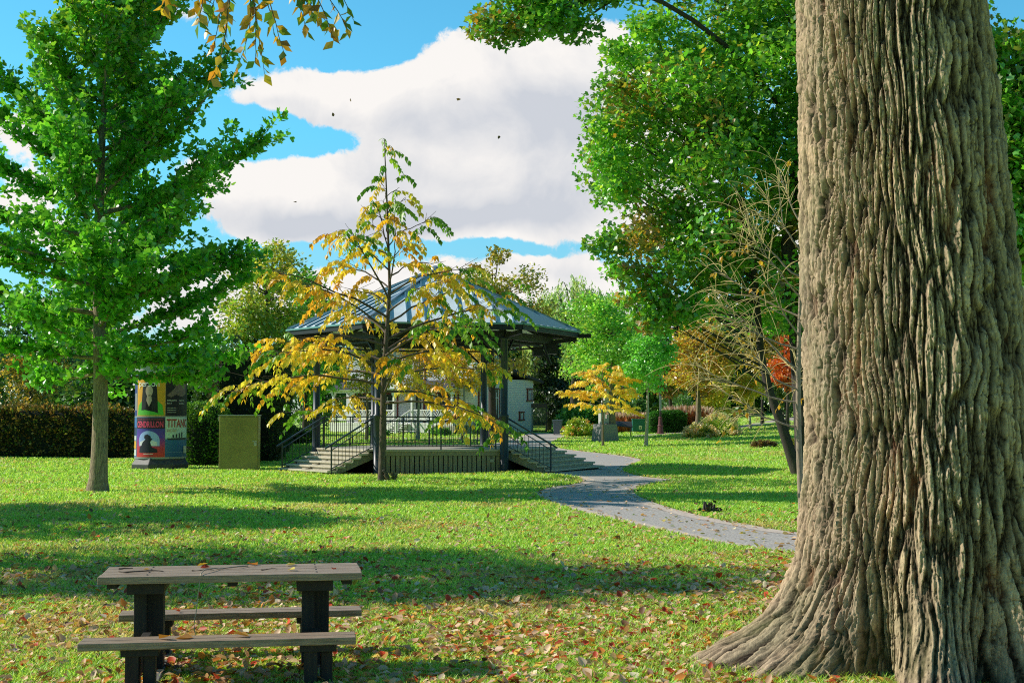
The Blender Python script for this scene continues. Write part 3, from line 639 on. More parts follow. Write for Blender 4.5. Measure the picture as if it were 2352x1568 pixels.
for P, wgt in tw:
    Ls = np.linalg.norm(np.diff(P, axis=0), axis=1).sum(); ns = max(2, int(Ls / .11))
    qs = np.linspace(.12 if wgt == 1 else .05, 1, ns) * (len(P) - 1)
    ctr = np.stack([np.interp(qs, np.arange(len(P)), P[:, w]) for w in range(3)], 1)
    d = nrm(P[-1] - P[0])
    kk = 6; c = np.repeat(ctr, kk, 0); off = rg.normal(0, 1, c.shape); off = nrm(off) * rg.uniform(.02, .2, (len(c), 1)); off[:, 2] = off[:, 2] * .7 + .03
    PP.append(c + off); OO.append(nrm(off) + d * .5)
PP = np.concatenate(PP); OO = np.concatenate(OO); n = len(PP)
tip, up = rand_leaf(rg, n, OO, .25, .45)
cc = pick(rg, [(.12, .4, .03), (.16, .47, .04), (.22, .54, .05), (.08, .3, .025)], n, .18); hi = np.clip((PP[:, 2] - 9) / 4, 0, 1)[:, None] * (rg.random((n, 1)) < .4); cc = cc * (1 - hi) + np.array([.32, .42, .03]) * hi
leaves_mesh('crown', PP, tip, up, .12 + .07 * rg.random(n), cc, T_FAN, LEAF, gt)
print('ginkgo leaves', n)

# ------------------------------------------------------------------ young tree with yellow compound leaves
rg = np.random.default_rng(8)
def frond_tree(name, label, base, H, prof, z_lo, nb, seed, colour_fn, tr=.12, leaflet=.1, frond=.5, npair=7, cat='tree', trunkpath=None, bark=BARKD, spacing=.2, m=None, el_fn=None, group=None, arch=.55):
    rg = np.random.default_rng(seed); x, y = base; t = thing(name, label, cat, (x, y, g(x, y)), group=group)
    zt = np.linspace(-.15, H, 22); tp = np.stack([np.zeros(22), np.zeros(22), zt], 1) if trunkpath is None else np.stack([np.interp(zt, trunkpath[0], trunkpath[1]), .05 * np.sin(zt), zt], 1)
    polys = [(tp, np.interp(zt, [-.15, .1, H * .3, H * .6, H], [tr * 1.35, tr * 1.05, tr * .8, tr * .42, .012]))]
    FP, FD = [], []
    for j in range(nb):
        f = (j + .5) / nb; z0 = z_lo + (H - z_lo - .06) * f ** 1.15; az = j * 2.39996 + rg.normal(0, .3)
        Lr = np.interp(z0, prof[0], prof[1]) * rg.uniform(.72, 1.1); el = R((el_fn(z0) if el_fn else 24) + rg.normal(0, 7))
        d = np.array([math.cos(az) * math.cos(el), math.sin(az) * math.cos(el), math.sin(el)]); s = np.array([np.interp(z0, zt, tp[:, q]) for q in range(3)])
        e = s + d * Lr - np.array([0, 0, .1 * Lr]); P = bez(s, s + d * Lr * .55 + np.array([0, 0, .1 * Lr]), e, 9); P[1:] += np.cumsum(rg.normal(0, .035, (8, 3)), 0)
        if Lr > .4: polys.append((P, np.linspace(.008 + .008 * Lr, .006, 9)))
        subs = [(P, d)]
        for q in range(int(Lr * 2.0)):
            b = rg.uniform(.3, .95); ps = np.array([np.interp(b * 8, np.arange(9), P[:, w]) for w in range(3)]); dd = nrm(d + rg.normal(0, .6, 3) * np.array([1, 1, .5])); l2 = Lr * rg.uniform(.14, .36)
            P2 = bez(ps, ps + dd * l2 * .5, ps + dd * l2, 5); polys.append((P2, np.linspace(.01, .005, 5))); subs.append((P2, dd))
        for (Q, dd) in subs:
            Ls = np.linalg.norm(np.diff(Q, axis=0), axis=1).sum(); k = max(1, int(Ls / spacing))
            for b in np.linspace(.3 if Ls > .8 else .5, 1, k):
                ps = np.array([np.interp(b * (len(Q) - 1), np.arange(len(Q)), Q[:, w]) for w in range(3)]); FP.append(ps)
                fd = dd + rg.normal(0, .75, 3); fd[2] = abs(fd[2]) * .4 + .12; FD.append(nrm(fd))
    LP, LT, LU, LC, LS = [], [], [], [], []
    for ps, fd in zip(FP, FD):
        fl = frond * rg.uniform(.7, 1.15); sag = np.array([0, 0, -arch * fl]); Pr = bez(ps, ps + fd * fl * .55, ps + fd * fl + sag, 8); polys.append((Pr, np.linspace(.004, .002, 8)))
        T = nrm(np.gradient(Pr, axis=0)); side = nrm(np.cross(T, [0, 0, 1.])); base_c = colour_fn(ps, rg)
        for q in np.linspace(.18, 1, npair):
            p = np.array([np.interp(q * 7, np.arange(8), Pr[:, w]) for w in range(3)]); ti = int(q * 7); 
            for sgn in (-1, 1):
                LP.append(p); LT.append(side[ti] * sgn * .6 + T[ti] * .35 + np.array([0, 0, -.95]) + rg.normal(0, .22, 3)); LU.append(side[ti] * sgn * .6 + np.array([0, 0, .7]) + rg.normal(0, .35, 3)); LC.append(base_c * (1 + rg.normal(0, .13))); LS.append(leaflet * rg.uniform(.75, 1.15))
    tubes_mesh('trunk', polys, bark, t, 8)
    leaves_mesh('crown', np.array(LP), np.array(LT), np.array(LU), np.array(LS), np.clip(np.array(LC), .005, .95), T_SIMPLE, m or LEAFY, t)
    print(name, len(LP)); return t
YB = at(876, 1108, 41.0)
def ycol(p, rg):
    out = math.hypot(p[0], p[1]); gp = np.clip((p[2] - 6.2) / 2.6, 0, 1) * .8 + np.clip((out - 2.4) / 1.8, 0, 1) * .5 + (.3 if p[0] > 1.3 and p[2] > 3.6 else 0) + .05
    if rg.random() < gp: return np.array([(.18, .38, .035), (.27, .46, .05), (.12, .3, .03)][rg.integers(3)])
    return np.array([(.9, .62, .06), (.88, .55, .05), (.9, .68, .1), (.74, .64, .08), (.86, .46, .05)][rg.integers(5)])
frond_tree('young_tree', 'slender young tree with yellow and green compound leaves in front of the bandstand', (YB[0], 41.0), 9.9,
           ([1.8, 2.4, 3.2, 4.2, 5.4, 6.4, 7.4, 8.4, 9.6], [3.0, 3.9, 4.2, 3.9, 2.7, 2.0, 1.1, .5, .2]), 2.2, 46, 8, ycol, .1, .2, .8, 7,
           trunkpath=([-.2, 3, 5.5, 8, 9.6], [0, .05, .22, .12, .05]), el_fn=lambda z: np.interp(z, [2.2, 4, 7, 9.5], [4, 20, 38, 55]), bark=mat('coffee_bark', (.13, .1, .075), .9, .5, 9, (4, 4, .8), .8), spacing=.5, arch=.75)

# bare sapling beside the big trunk
rg = np.random.default_rng(14)
SB = at(1846, 1240, 21.5); sbx, sby = SB[0], 21.5
sp_ = thing('bare_sapling', 'leafless sapling with thin pale twigs standing just left of the big trunk', 'tree', (sbx, sby, g(sbx, sby)))
zt = np.linspace(-.1, 5.4, 16); tp = np.stack([-.06 * np.sin(zt * .8), 0 * zt, zt], 1); polys = [(tp, np.linspace(.06, .012, 16))]; thin = []; LP, LT = [], []
def twig(P, n, lmin, lmax):
    for _ in range(n):
        b = rg.uniform(.45, 1); ps = np.array([np.interp(b * (len(P) - 1), np.arange(len(P)), P[:, w]) for w in range(3)]); d = nrm(P[-1] - P[0]) * .8 + rg.normal(0, .7, 3) + np.array([0, 0, .15]); d = nrm(d); l = rg.uniform(lmin, lmax)
        Q = bez(ps, ps + d * l * .6 + np.array([0, 0, .08 * l]), ps + d * l - np.array([0, 0, .22 * l]), 7); thin.append((Q, np.linspace(.005, .0025, 7)))
        if rg.random() < .05:
            for q in rg.uniform(.5, 1, 3): LP.append(np.array([np.interp(q * 6, np.arange(7), Q[:, w]) for w in range(3)])); LT.append(rg.normal(0, .5, 3) + np.array([0, 0, -1]))
for z0, dx, dy, dz, l in [(1.75, -.9, .1, .3, .9), (2.1, -1, .0, .25, 1.7), (2.3, -.9, -.3, .5, 1.0), (2.6, -.8, .3, .7, 1.5), (2.9, -1, .1, .35, 1.2), (3.1, -.6, -.3, .8, 1.1), (3.4, -.9, .3, .5, 1.5), (3.7, -.7, -.3, .7, 1.2), (4.0, -.8, .2, .8, 1.3), (4.4, -.6, 0, .9, 1.0), (4.8, -.5, .3, 1, .7), (2.4, .9, .3, .6, 1.1), (3.0, .8, .4, .7, 1.2), (3.8, .8, -.2, .7, 1.0), (4.5, .5, .3, .9, .8), (2.0, .2, .9, .5, 1.2), (3.3, .1, -.8, .7, .9)]:
    s = np.array([np.interp(z0, zt, tp[:, q]) for q in range(3)]); d = nrm(np.array([dx, dy, dz])); P = bez(s, s + d * l * .5 + np.array([0, 0, -.1]), s + d * l + np.array([0, 0, .12]), 9); P[1:] += np.cumsum(rg.normal(0, .014, (8, 3)), 0); polys.append((P, np.linspace(.017, .005, 9))); twig(P, 16, .3, .85)
    for _ in range(2):
        b = rg.uniform(.4, .9); ps = np.array([np.interp(b * 8, np.arange(9), P[:, w]) for w in range(3)]); dd = nrm(d + rg.normal(0, .45, 3)); Q = bez(ps, ps + dd * .25, ps + dd * rg.uniform(.4, .8), 6); polys.append((Q, np.linspace(.01, .004, 6))); twig(Q, 6, .25, .6)
tubes_mesh('trunk', polys, mat('sapling_bark', (.36, .28, .2), .85, .35, 14, (3, 3, .6), .4), sp_, 6)
tubes_mesh('twigs', thin, mat('pale_twig', (.72, .56, .24), .8, .25, 20), sp_, 4)
LP.extend([at(1688 + 13 * q, 945 - 8 * q, 21.3) - np.array([sbx, sby, g(sbx, sby)]) for q in range(4)]); LT.extend([np.array([-.2, 0, -1.])] * 4)
LP = np.array(LP); LT = np.array(LT); leaves_mesh('leaves', LP, LT, rg.normal(0, 1, LP.shape), .1, pick(rg, [(.68, .42, .04), (.62, .32, .04)], len(LP), .1), T_SIMPLE, LEAFY, sp_)

# ------------------------------------------------------------------ maples
MG = [(.12, .36, .03), (.16, .44, .04), (.22, .5, .05), (.08, .26, .024), (.3, .48, .05)]
mx, my = 10.0, 46.0
rg = np.random.default_rng(4)
mt = thing('maple_tree', 'big dense green maple with leaning dark stems behind the big trunk', 'tree', (mx, my, g(mx, my)))
Cn = []
while len(Cn) < 230:
    c = rg.normal(0, 1, 3); c = c / np.linalg.norm(c) * rg.random() ** .36
    Cn.append(np.array([-.6 + c[0] * 6.6 * (1 - .1 * c[2]), c[1] * 5.0, 11.6 + c[2] * 7.2]))
Cn = np.array(Cn)
# over-reaching upper limb
over = np.array([at(px, py, 41) - np.array([mx, my, g(mx, my)]) for px, py in [(1150, 40), (1190, 70), (1230, 30), (1270, 60), (1320, 40), (1180, 10), (1260, 0), (1340, -20), (1400, 10), (1225, 85), (1290, -30), (1140, 75), (1380, -60), (1450, -20)]]); over += rg.normal(0, .3, over.shape)
low = np.array([at(px, py, 44) - np.array([mx, my, g(mx, my)]) for px, py in [(1400, 560), (1440, 620), (1470, 680), (1540, 700), (1600, 690), (1640, 640), (1420, 430), (1400, 300), (1420, 200), (1430, 120), (1500, 60), (1390, 360), (1680, 600), (1520, 640), (1580, 720), (1500, 735)]])
polys = []
b0 = at(1834, 1068, 46) - np.array([mx, my, g(mx, my)]); b0[2] = -.1
st1 = np.array([b0, at(1795, 975, 46) - np.array([mx, my, g(mx, my)]), at(1768, 900, 46) - np.array([mx, my, g(mx, my)]), at(1748, 820, 46) - np.array([mx, my, g(mx, my)]), at(1742, 740, 46) - np.array([mx, my, g(mx, my)]), at(1730, 600, 46) - np.array([mx, my, g(mx, my)]), at(1700, 430, 45.5) - np.array([mx, my, g(mx, my)]), at(1670, 250, 45) - np.array([mx, my, g(mx, my)])])
polys.append((st1, np.array([.2, .16, .135, .12, .11, .09, .06, .03])))
st2 = np.array([(-.45, .2, -.1), (-.55, .3, 2.0), (-.7, .3, 4.5), (-1.0, .2, 7.5), (-.6, 0, 11), (-.3, .2, 15), (0, 0, 17.5)], float); polys.append((st2, np.array([.36, .3, .27, .23, .17, .09, .03])))
st3 = np.array([(.0, .1, -.1), (.5, .2, 2.5), (1.4, .4, 6), (2.4, .3, 10), (3, 0, 14)], float); polys.append((st3, np.array([.3, .26, .2, .14, .04])))
allc = np.concatenate([Cn, over, low])
stems = [st1, st2, st3]
for c in np.concatenate([Cn, low]):
    best = None
    for s in stems:
        zz = np.clip(c[2] - .5 * np.linalg.norm(c[:2] - s[len(s) // 2, :2]), s[3 if len(s) > 6 else 2, 2] - 1, s[-1, 2] - .3); p = np.array([np.interp(zz, s[:, 2], s[:, q]) for q in range(3)]); dd = np.linalg.norm(c - p)
        if best is None or dd < best[0]: best = (dd, p)
    dd, p = best; P = bez(p, (p + c) / 2 + np.array([0, 0, -.1 * dd]) + rg.normal(0, .12 * dd, 3), c, 6); polys.append((P, np.minimum(np.linspace(.016 + .006 * dd, .008, 6), .055)))
big = bez(np.array([-1.2, 0, 12.]), np.array([-5, -3, 15.5]), over.mean(0) + np.array([.6, 0, .6]), 8); polys.append((big, np.linspace(.1, .04, 8)))
for c in over: polys.append((bez(big[-3], (big[-3] + c) / 2 + np.array([0, 0, .2]), c, 6), np.linspace(.06, .014, 6)))
tubes_mesh('trunk', polys, BARKD, mt, 8)
per = 330; n = len(allc) * per; ci = rg.integers(0, len(allc), n); isov = (ci >= len(Cn)); crr = np.where(isov, .72, 1.15)[:, None]
off = nrm(rg.normal(0, 1, (n, 3))) * rg.random((n, 1)) ** .5 * crr * np.array([1.2, 1.2, .7]); P = allc[ci] + off
tip, up = rand_leaf(rg, n, nrm(P - np.array([0, 0, 10.])) * .8, .45, .5)
cc = pick(rg, MG, n, .18) * (.75 + .5 * rg.random(len(allc)))[ci][:, None]
aut = (fbm(P[:, 0] * .5 + 9, P[:, 2] * .5, 6, 3) + rg.normal(0, .08, n) > .7); cc[aut] = pick(rg, [(.3, .26, .04), (.4, .24, .04), (.22, .28, .04)], int(aut.sum()), .2)
leaves_mesh('crown', P, tip, up, .12 + .08 * rg.random(n), cc, T_MAPLE2, LEAF, mt)
print('maple leaves', n)
# ------------------------------------------------------------------ bandstand
STEEL = flat('blue_black_steel', (.022, .036, .05), .42, .0, .5); BLACK = flat('black_steel', (.012, .014, .017), .5)
ROOFM = mat('zinc_roof', (.78, .87, .95), .4, .1, 1.6, (1, 1, 1), metallic=.0); SEAM = flat('roof_seam', (.12, .26, .34), .45, .2)
WOODG = mat('weathered_deck', (.42, .39, .33), .85, .25, 5, (1, 9, 9), .35); FASC = mat('weathered_board', (.27, .25, .175), .85, .38, 4, (9, 9, .8), .4); STEPM = mat('step_wood', (.56, .5, .38), .85, .3, 5, (2, 2, 6), .4)
GX, GY, GR = -2.74, 50.6, R(6.5)
gb = thing('bandstand', 'hexagonal park bandstand with blue grey metal roof, dark columns and wooden steps', 'bandstand', (GX, GY, 0), GR)
def hx(a, r): return np.array([r * math.sin(R(a)), -r * math.cos(R(a))])
PH = .8; RP = 4.05; HA = [-30, 30, 90, 150, 210, 270]
m = MB(); m.prism([tuple(hx(a, RP)) for a in HA], PH - .07, PH); m.build('deck', WOODG, gb, .012)
m = MB()
def face_pts(a0, a1, r): return hx(a0, r), hx(a1, r)
for a0, a1 in ((-30, 30), (150, 210), (210, 270)):
    p, q = face_pts(a0, a1, RP - .09); L_ = np.linalg.norm(q - p); d = (q - p) / L_; nb = int(L_ / .155); w = L_ / nb; rz = math.atan2(d[1], d[0]); nn = np.array([d[1], -d[0]])
    for k in range(nb):
        c = p + d * (k + .5) * w; m.box((*c, .3), (w - .03, .03, .62), rz)
    c = (p + q) / 2 + nn * .02; m.box((*c, .66), (L_, .045, .14), rz); m.build('skirt_boards', FASC, gb, .004); m = MB()
m = MB(); m.prism([tuple(hx(a, RP - .16)) for a in HA], 0, PH - .08); m.build('underdeck_shade', flat('under_dark', (.02, .02, .018), .9), gb)  # near-black block standing in for the shade beneath the deck
cols_ = [(-30, 4.17), (30, 4.17), (150, 4.17), (210, 4.17), (270, 4.17)]
for a, r in cols_:
    c = hx(a, r); m = MB(); z0 = -.05
    m.lathe([(.2, z0), (.2, .05), (.145, .06), (.145, 1.86), (.165, 1.88), (.165, 1.93), (.12, 1.96), (.12, 4.42), (.17, 4.44), (.17, 4.5)], 24, (c[0], c[1], 0)); m.build('column', STEEL, gb, smooth=False).data.polygons.foreach_set('use_smooth', [True] * (9 * 24) + [False] * 2)
m = MB()
for k in range(6):
    p = hx(HA[k], 4.17); q = hx(HA[(k + 1) % 6], 4.17); m.bar((*p, 4.6), (*q, 4.6), .14, .26); m.bar((*p * .985, 4.36), (*q * .985, 4.36), .06, .06)
m.build('ring_beam', BLACK, gb, .006)
m = MB()
for k in range(6):
    p = hx(HA[k], 5.1); m.bar((*hx(HA[k], 4.0), 4.52), (*p, 4.66), .12, .14); m.bar((*hx(HA[k], 4.2), 4.72), (0, 0, 6.7), .1, .16)
    c = hx(HA[k], 4.17); pr, pn = hx(HA[(k - 1) % 6], 4.17), hx(HA[(k + 1) % 6], 4.17)
    for o in (pr, pn):
        d = (o - c) / np.linalg.norm(o - c); m.bar((*c, 3.75), (*(c + d * .8), 4.5), .06, .07)
    for f in (.33, .67):
        e = hx(HA[k], 4.85) * (1 - f) + hx(HA[(k + 1) % 6], 4.85) * f; m.bar((*(e * .82), 5.15), (*e, 4.78), .06, .1)
c = hx(90, 4.17); m.box((c[0], c[1], 4.3), (.42, .42, .36), R(0)); m.box((c[0] - .5, c[1] - .1, 4.2), (.34, .4, .34)); m.bar((c[0] - .9, c[1], 4.45), (c[0] - .3, c[1], 4.0), .07, .07)
m.build('brackets', BLACK, gb, .006)
# roof faces
RE, ZE, ZA = 5.2, 4.93, 7.12; apex = np.array([0, 0, ZA])
for k in range(6):
    p = np.append(hx(HA[k], RE), ZE); q = np.append(hx(HA[(k + 1) % 6], RE), ZE); mid = (p + q) / 2; up_ = nrm(apex - mid); al = nrm(q - p); nn = nrm(np.cross(al, up_)); nn *= np.sign(nn[2])
    m = MB(); th = .04; m.add([p, q, apex, p - [0, 0, th], q - [0, 0, th], apex - [0, 0, th]], [(0, 1, 2), (5, 4, 3), (0, 3, 4, 1)]); rf = m.build('roof_panel', ROOFM, gb)
    m = MB(); hw = np.linalg.norm(q - p) / 2; ns = 9
    for j in range(ns):
        x = -hw + (j + .5) * 2 * hw / ns; top = 1 - abs(x) / hw; s = mid + al * x; e = mid + al * x + (apex - mid) * top
        if top > .06: m.bar(s + nn * .03, e + nn * .03, .05, .07, nn)
    m.build('standing_seams', SEAM, rf)
m = MB()
for k in range(6):
    p = np.append(hx(HA[k], RE), ZE + .03); m.bar(p, apex + [0, 0, .03], .14, .09)
m.lathe([(.28, ZA - .12), (.2, ZA + .06), (.05, ZA + .14)], 12); m.build('hip_caps', flat('hip_cap', (.30, .38, .45), .4, .4), gb)
m = MB()
for k in range(6):
    p = hx(HA[k], RE - .02); q = hx(HA[(k + 1) % 6], RE - .02); m.bar((*p, ZE - .13), (*q, ZE - .13), .06, .17)
e = hx(90, RE); m.bar((e[0] - 1.6, e[1], ZE - .15), (e[0] + .42, e[1], ZE - .15), .12, .15); m.build('eave_fascia', BLACK, gb, .006)
m = MB()
for k in range(6):
    p = hx(HA[k], RE + .02); q = hx(HA[(k + 1) % 6], RE + .02); m.bar((*p, ZE - .02), (*q, ZE - .02), .1, .06)
m.build('gutter_edge', flat('teal_gutter', (.18, .36, .36), .4, .3), gb)
# light rings under the right eave
m = MB()
for k, xx in enumerate((4.55, 4.95, 5.4)):
    a = np.linspace(0, 2 * math.pi, 13); m.tube([(xx + .08 * math.cos(s), .05, 4.63 + .1 * math.sin(s)) for s in a], .016, 6, False)
m.build('hanging_rings', BLACK, gb)
# railings
def panel(name, p, q, zt=PH + 1.07, zb=PH + .1, n=None, parent=gb):
    p = np.array(p); q = np.array(q); L_ = np.linalg.norm(q - p); d = (q - p) / L_; m = MB()
    m.bar((*p, zt), (*q, zt), .06, .045); m.bar((*p, zt - .14), (*q, zt - .14), .03, .03); m.bar((*p, zb), (*q, zb), .03, .035)
    n = n or int(L_ / .135)
    for k in range(1, n):
        c = p + d * L_ * k / n; big = (k % 8 == 4)
        m.bar((*c, zb), (*c, zt if big else zt - .14), .034 if big else .018, .034 if big else .018)
    for k in (0, n // 2, n):
        c = p + d * L_ * k / n; m.bar((*c, PH - .04), (*c, zt), .045, .045)
    return m.build(name, STEEL, parent)
for a0, a1 in ((-30, 30), (150, 210), (210, 270)):
    p, q = hx(a0, 3.98), hx(a1, 3.98); d = (q - p) / np.linalg.norm(q - p); panel('railing_panel', p + d * .17, q - d * .17)
NS = 6; RUN = .295
def steps(name, plist, nlist):
    """plist: corner points along the platform edge; nlist: outward offset of each corner per metre of run"""
    st = None
    for k in range(NS):
        z1 = PH - .135 * (k + .15); z1 = PH - .005 if k == 0 else PH - .133 * k
        o0 = RUN * k - .02; o1 = RUN * (k + 1) + .04
        poly = [tuple(p + n * o0) for p, n in zip(plist, nlist)] + [tuple(p + n * o1) for p, n in reversed(list(zip(plist, nlist)))]
        m = MB(); m.prism(poly, z1 - .06, z1)
        if st is None: st = thing_part(name)
        m.build('tread', STEPM, st, .008)
        m = MB(); poly = [tuple(p + n * (o1 - .10)) for p, n in zip(plist, nlist)] + [tuple(p + n * (o1 - .065)) for p, n in reversed(list(zip(plist, nlist)))]
        if z1 - .2 > -.1 and k < NS - 1: m.prism(poly, z1 - .14, z1 - .062); m.build('riser', STEPM, st)
    return st
def thing_part(name):
    o = bpy.data.objects.new(name, None); col.objects.link(o); o.parent = gb; o.empty_display_size = .2; return o
def off(a): return hx(a, 1.0)
# left flight on the front left face
p, q = hx(270, RP - .03), hx(330, RP - .03); d = (q - p) / np.linalg.norm(q - p); n1 = off(300)
lp = [p + d * .28, q - d * .28]; sl_ = steps('steps', lp, [n1, n1])
m = MB()
for c in (lp[0] + d * .12, lp[1] - d * .12, (lp[0] + lp[1]) / 2):
    m.bar((*(c + n1 * .05), PH - .2), (*(c + n1 * RUN * NS), -.02), .07, .24); m.build('stringer', FASC, sl_); m = MB()
# right flight wraps around the open corner
a_, v_, b_ = hx(30, RP - .03), hx(90, RP - .03), hx(150, RP - .03); n2, n3 = off(60), off(120); nv = hx(90, 1 / math.cos(R(30)))
d2 = (v_ - a_) / np.linalg.norm(v_ - a_); d3 = (v_ - b_) / np.linalg.norm(v_ - b_)
rp = [a_ + d2 * .26, v_, b_ + d3 * .26]; sr_ = steps('steps', rp, [n2, nv, n3])
m = MB(); c = rp[0] + d2 * .1; m.bar((*(c + n2 * .05), PH - .2), (*(c + n2 * RUN * NS), -.05), .09, .24); m.build('stringer', FASC, sr_); m = MB(); c = rp[2] + d3 * .1; m.bar((*(c + n3 * .05), PH - .2), (*(c + n3 * RUN * NS), -.05), .09, .24); m.build('stringer', FASC, sr_); m = MB(); c = v_; m.bar((*(c + nv * .05), PH - .25), (*(c + nv * RUN * NS * .9), -.05), .09, .24); m.build('stringer', FASC, sr_)
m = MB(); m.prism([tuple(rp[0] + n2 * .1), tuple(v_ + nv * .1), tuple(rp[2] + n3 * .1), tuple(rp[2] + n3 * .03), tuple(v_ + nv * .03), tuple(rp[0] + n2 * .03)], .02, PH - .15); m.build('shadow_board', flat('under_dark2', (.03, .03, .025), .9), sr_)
def handrail(c, n):
    m = MB(); L_ = RUN * NS - .12; top = PH + 1.05; bot = .95; c = np.array(c)
    P0 = c + n * .06; P1 = c + n * L_; P2 = c + n * (L_ + .22)
    m.bar((*P0, top), (*P2, bot - .09), .055, .05); m.bar((*P0, top - .16), (*P1, bot - .16), .028, .028); m.bar((*P0, PH + .1), (*P1, .2), .028, .028)
    m.bar((*P0, PH - .05), (*P0, top), .05, .05); m.bar((*P1, 0), (*P1, bot + .02), .05, .05)
    for k in range(1, 12):
        f = k / 12; s = P0 * (1 - f) + P1 * f; m.bar((*s, (PH + .1) * (1 - f) + .2 * f), (*s, (top - .16) * (1 - f) + (bot - .16) * f), .017, .017)
    m.build('handrail', STEEL, gb)
handrail(lp[0] + d * .02, n1); handrail(lp[1] - d * .02, n1); handrail(rp[0] + d2 * .02, n2); handrail(rp[2] + d3 * .02, n3)
m = MB(); pq = hx(30, RP - .1); m.box((pq[0] - .28, pq[1] - .03, .42), (.13, .08, .11)); m.build('outlet_box', flat('outlet_grey', (.35, .34, .3), .5), gb, .01)

# ------------------------------------------------------------------ advertising column
AX, AY = -12.55, 50.9
ad = thing('advertising_column', 'round poster column on an octagonal stone base under the ginkgo branches', 'advertising column', (AX, AY, g(AX, AY)), math.atan2(AX, AY) * -1)
m = MB(); m.lathe([(1.06, -.1), (1.06, .2), (.94, .36), (.92, .42)], 8); m.build('base', mat('black_stone', (.07, .068, .062), .55, .35, 9, bump=.2), ad, .02).rotation_euler = (0, 0, R(22.5))
m = MB(); m.lathe([(.9, .4), (.9, 3.75)], 64); m.build('drum', flat('grey_drum', (.32, .34, .34), .5), ad)
m = MB(); m.lathe([(1.02, 3.72), (1.06, 3.8), (1.0, 3.92), (.75, 4.15), (.4, 4.34), (.1, 4.5), (.04, 4.62)], 32); m.build('cap', flat('teal_cap', (.05, .2, .28), .4, .3), ad, smooth=True)
RD = .9
def wrap(V, layer):
    V = np.asarray(V, float); a = V[:, 0] / RD; r = RD + .004 + .003 * layer + V[:, 2] if V.shape[1] > 2 else RD + .004 + .003 * layer
    return np.stack([r * np.sin(a), -r * np.cos(a), V[:, 1]], 1)
def pm(c): return flat('poster_%02d%02d%02d' % tuple(int(v * 99) for v in c), c, .55)
def rect(name, s0, s1, z0, z1, c, layer, parent, mt_=None):
    n = max(2, int((s1 - s0) / .05)); S = np.linspace(s0, s1, n); V = np.array([(s, z) for z in (z0, z1) for s in S]); F = [(i, i + 1, n + i + 1, n + i) for i in range(n - 1)]
    m = MB(); m.add(wrap(V, layer), F); return m.build(name, mt_ or pm(c), parent)
def poly(name, pts, c, layer, parent):
    bm = bmesh.new(); bm.faces.new([bm.verts.new((p[0], p[1], 0)) for p in pts]); bmesh.ops.triangulate(bm, faces=bm.faces[:])
    for k in np.arange(-1.4, 1.4, .045):
        bmesh.ops.bisect_plane(bm, geom=bm.verts[:] + bm.edges[:] + bm.faces[:], plane_co=(k, 0, 0), plane_no=(1, 0, 0))
    bm.verts.index_update(); V = np.array([v.co[:2] for v in bm.verts]); F = [tuple(v.index for v in f.verts) for f in bm.faces]; bm.free()
    m = MB(); m.add(wrap(V, layer), F); return m.build(name, pm(c), parent)
shape = poly
def text(name, s, s0, s1, z0, h, c, layer, parent, wrapit=True, bold=.0):
    cu_ = bpy.data.curves.new('t', 'FONT'); cu_.body = s; cu_.size = 1; cu_.offset = bold; cu_.resolution_u = 3
    o = bpy.data.objects.new('t', cu_); col.objects.link(o); bpy.context.view_layer.update(); dg = bpy.context.evaluated_depsgraph_get(); me = bpy.data.meshes.new_from_object(o.evaluated_get(dg)); bpy.data.objects.remove(o); bpy.data.curves.remove(cu_)
    V = np.empty(len(me.vertices) * 3); me.vertices.foreach_get('co', V); V = V.reshape(-1, 3)
    mn, mx_ = V.min(0), V.max(0); V[:, 0] = s0 + (V[:, 0] - mn[0]) / (mx_[0] - mn[0]) * (s1 - s0); V[:, 1] = z0 + (V[:, 1] - mn[1]) / (mx_[1] - mn[1]) * h; V[:, 2] = 0
    if wrapit: V = wrap(V[:, :2], layer)
    me.vertices.foreach_set('co', np.ascontiguousarray(V, dtype=np.float32).ravel()); me.update(); me.name = name; me.materials.clear(); me.materials.append(pm(c)); o = bpy.data.objects.new(name, me); col.objects.link(o); o.parent = parent; return o
def grad_mat(name, stops):
    mm = bpy.data.materials.new(name); t_, N_, L_ = nt(mm); o_ = N_.new('ShaderNodeOutputMaterial'); b_ = N_.new('ShaderNodeBsdfPrincipled'); b_.inputs['Roughness'].default_value = .5; L_.new(b_.outputs[0], o_.inputs[0])
    tc_ = N_.new('ShaderNodeTexCoord'); s_ = N_.new('ShaderNodeSeparateXYZ'); L_.new(tc_.outputs['Generated'], s_.inputs[0]); cr = N_.new('ShaderNodeValToRGB'); L_.new(s_.outputs[2], cr.inputs[0])
    while len(cr.color_ramp.elements) < len(stops): cr.color_ramp.elements.new(.5)
    for e, (p_, c_) in zip(cr.color_ramp.elements, stops): e.position = p_; e.color = (*c_, 1)
    L_.new(cr.outputs[0], b_.inputs['Base Color']); return mm
sA, sB, sC = -1.0, .15, 1.3
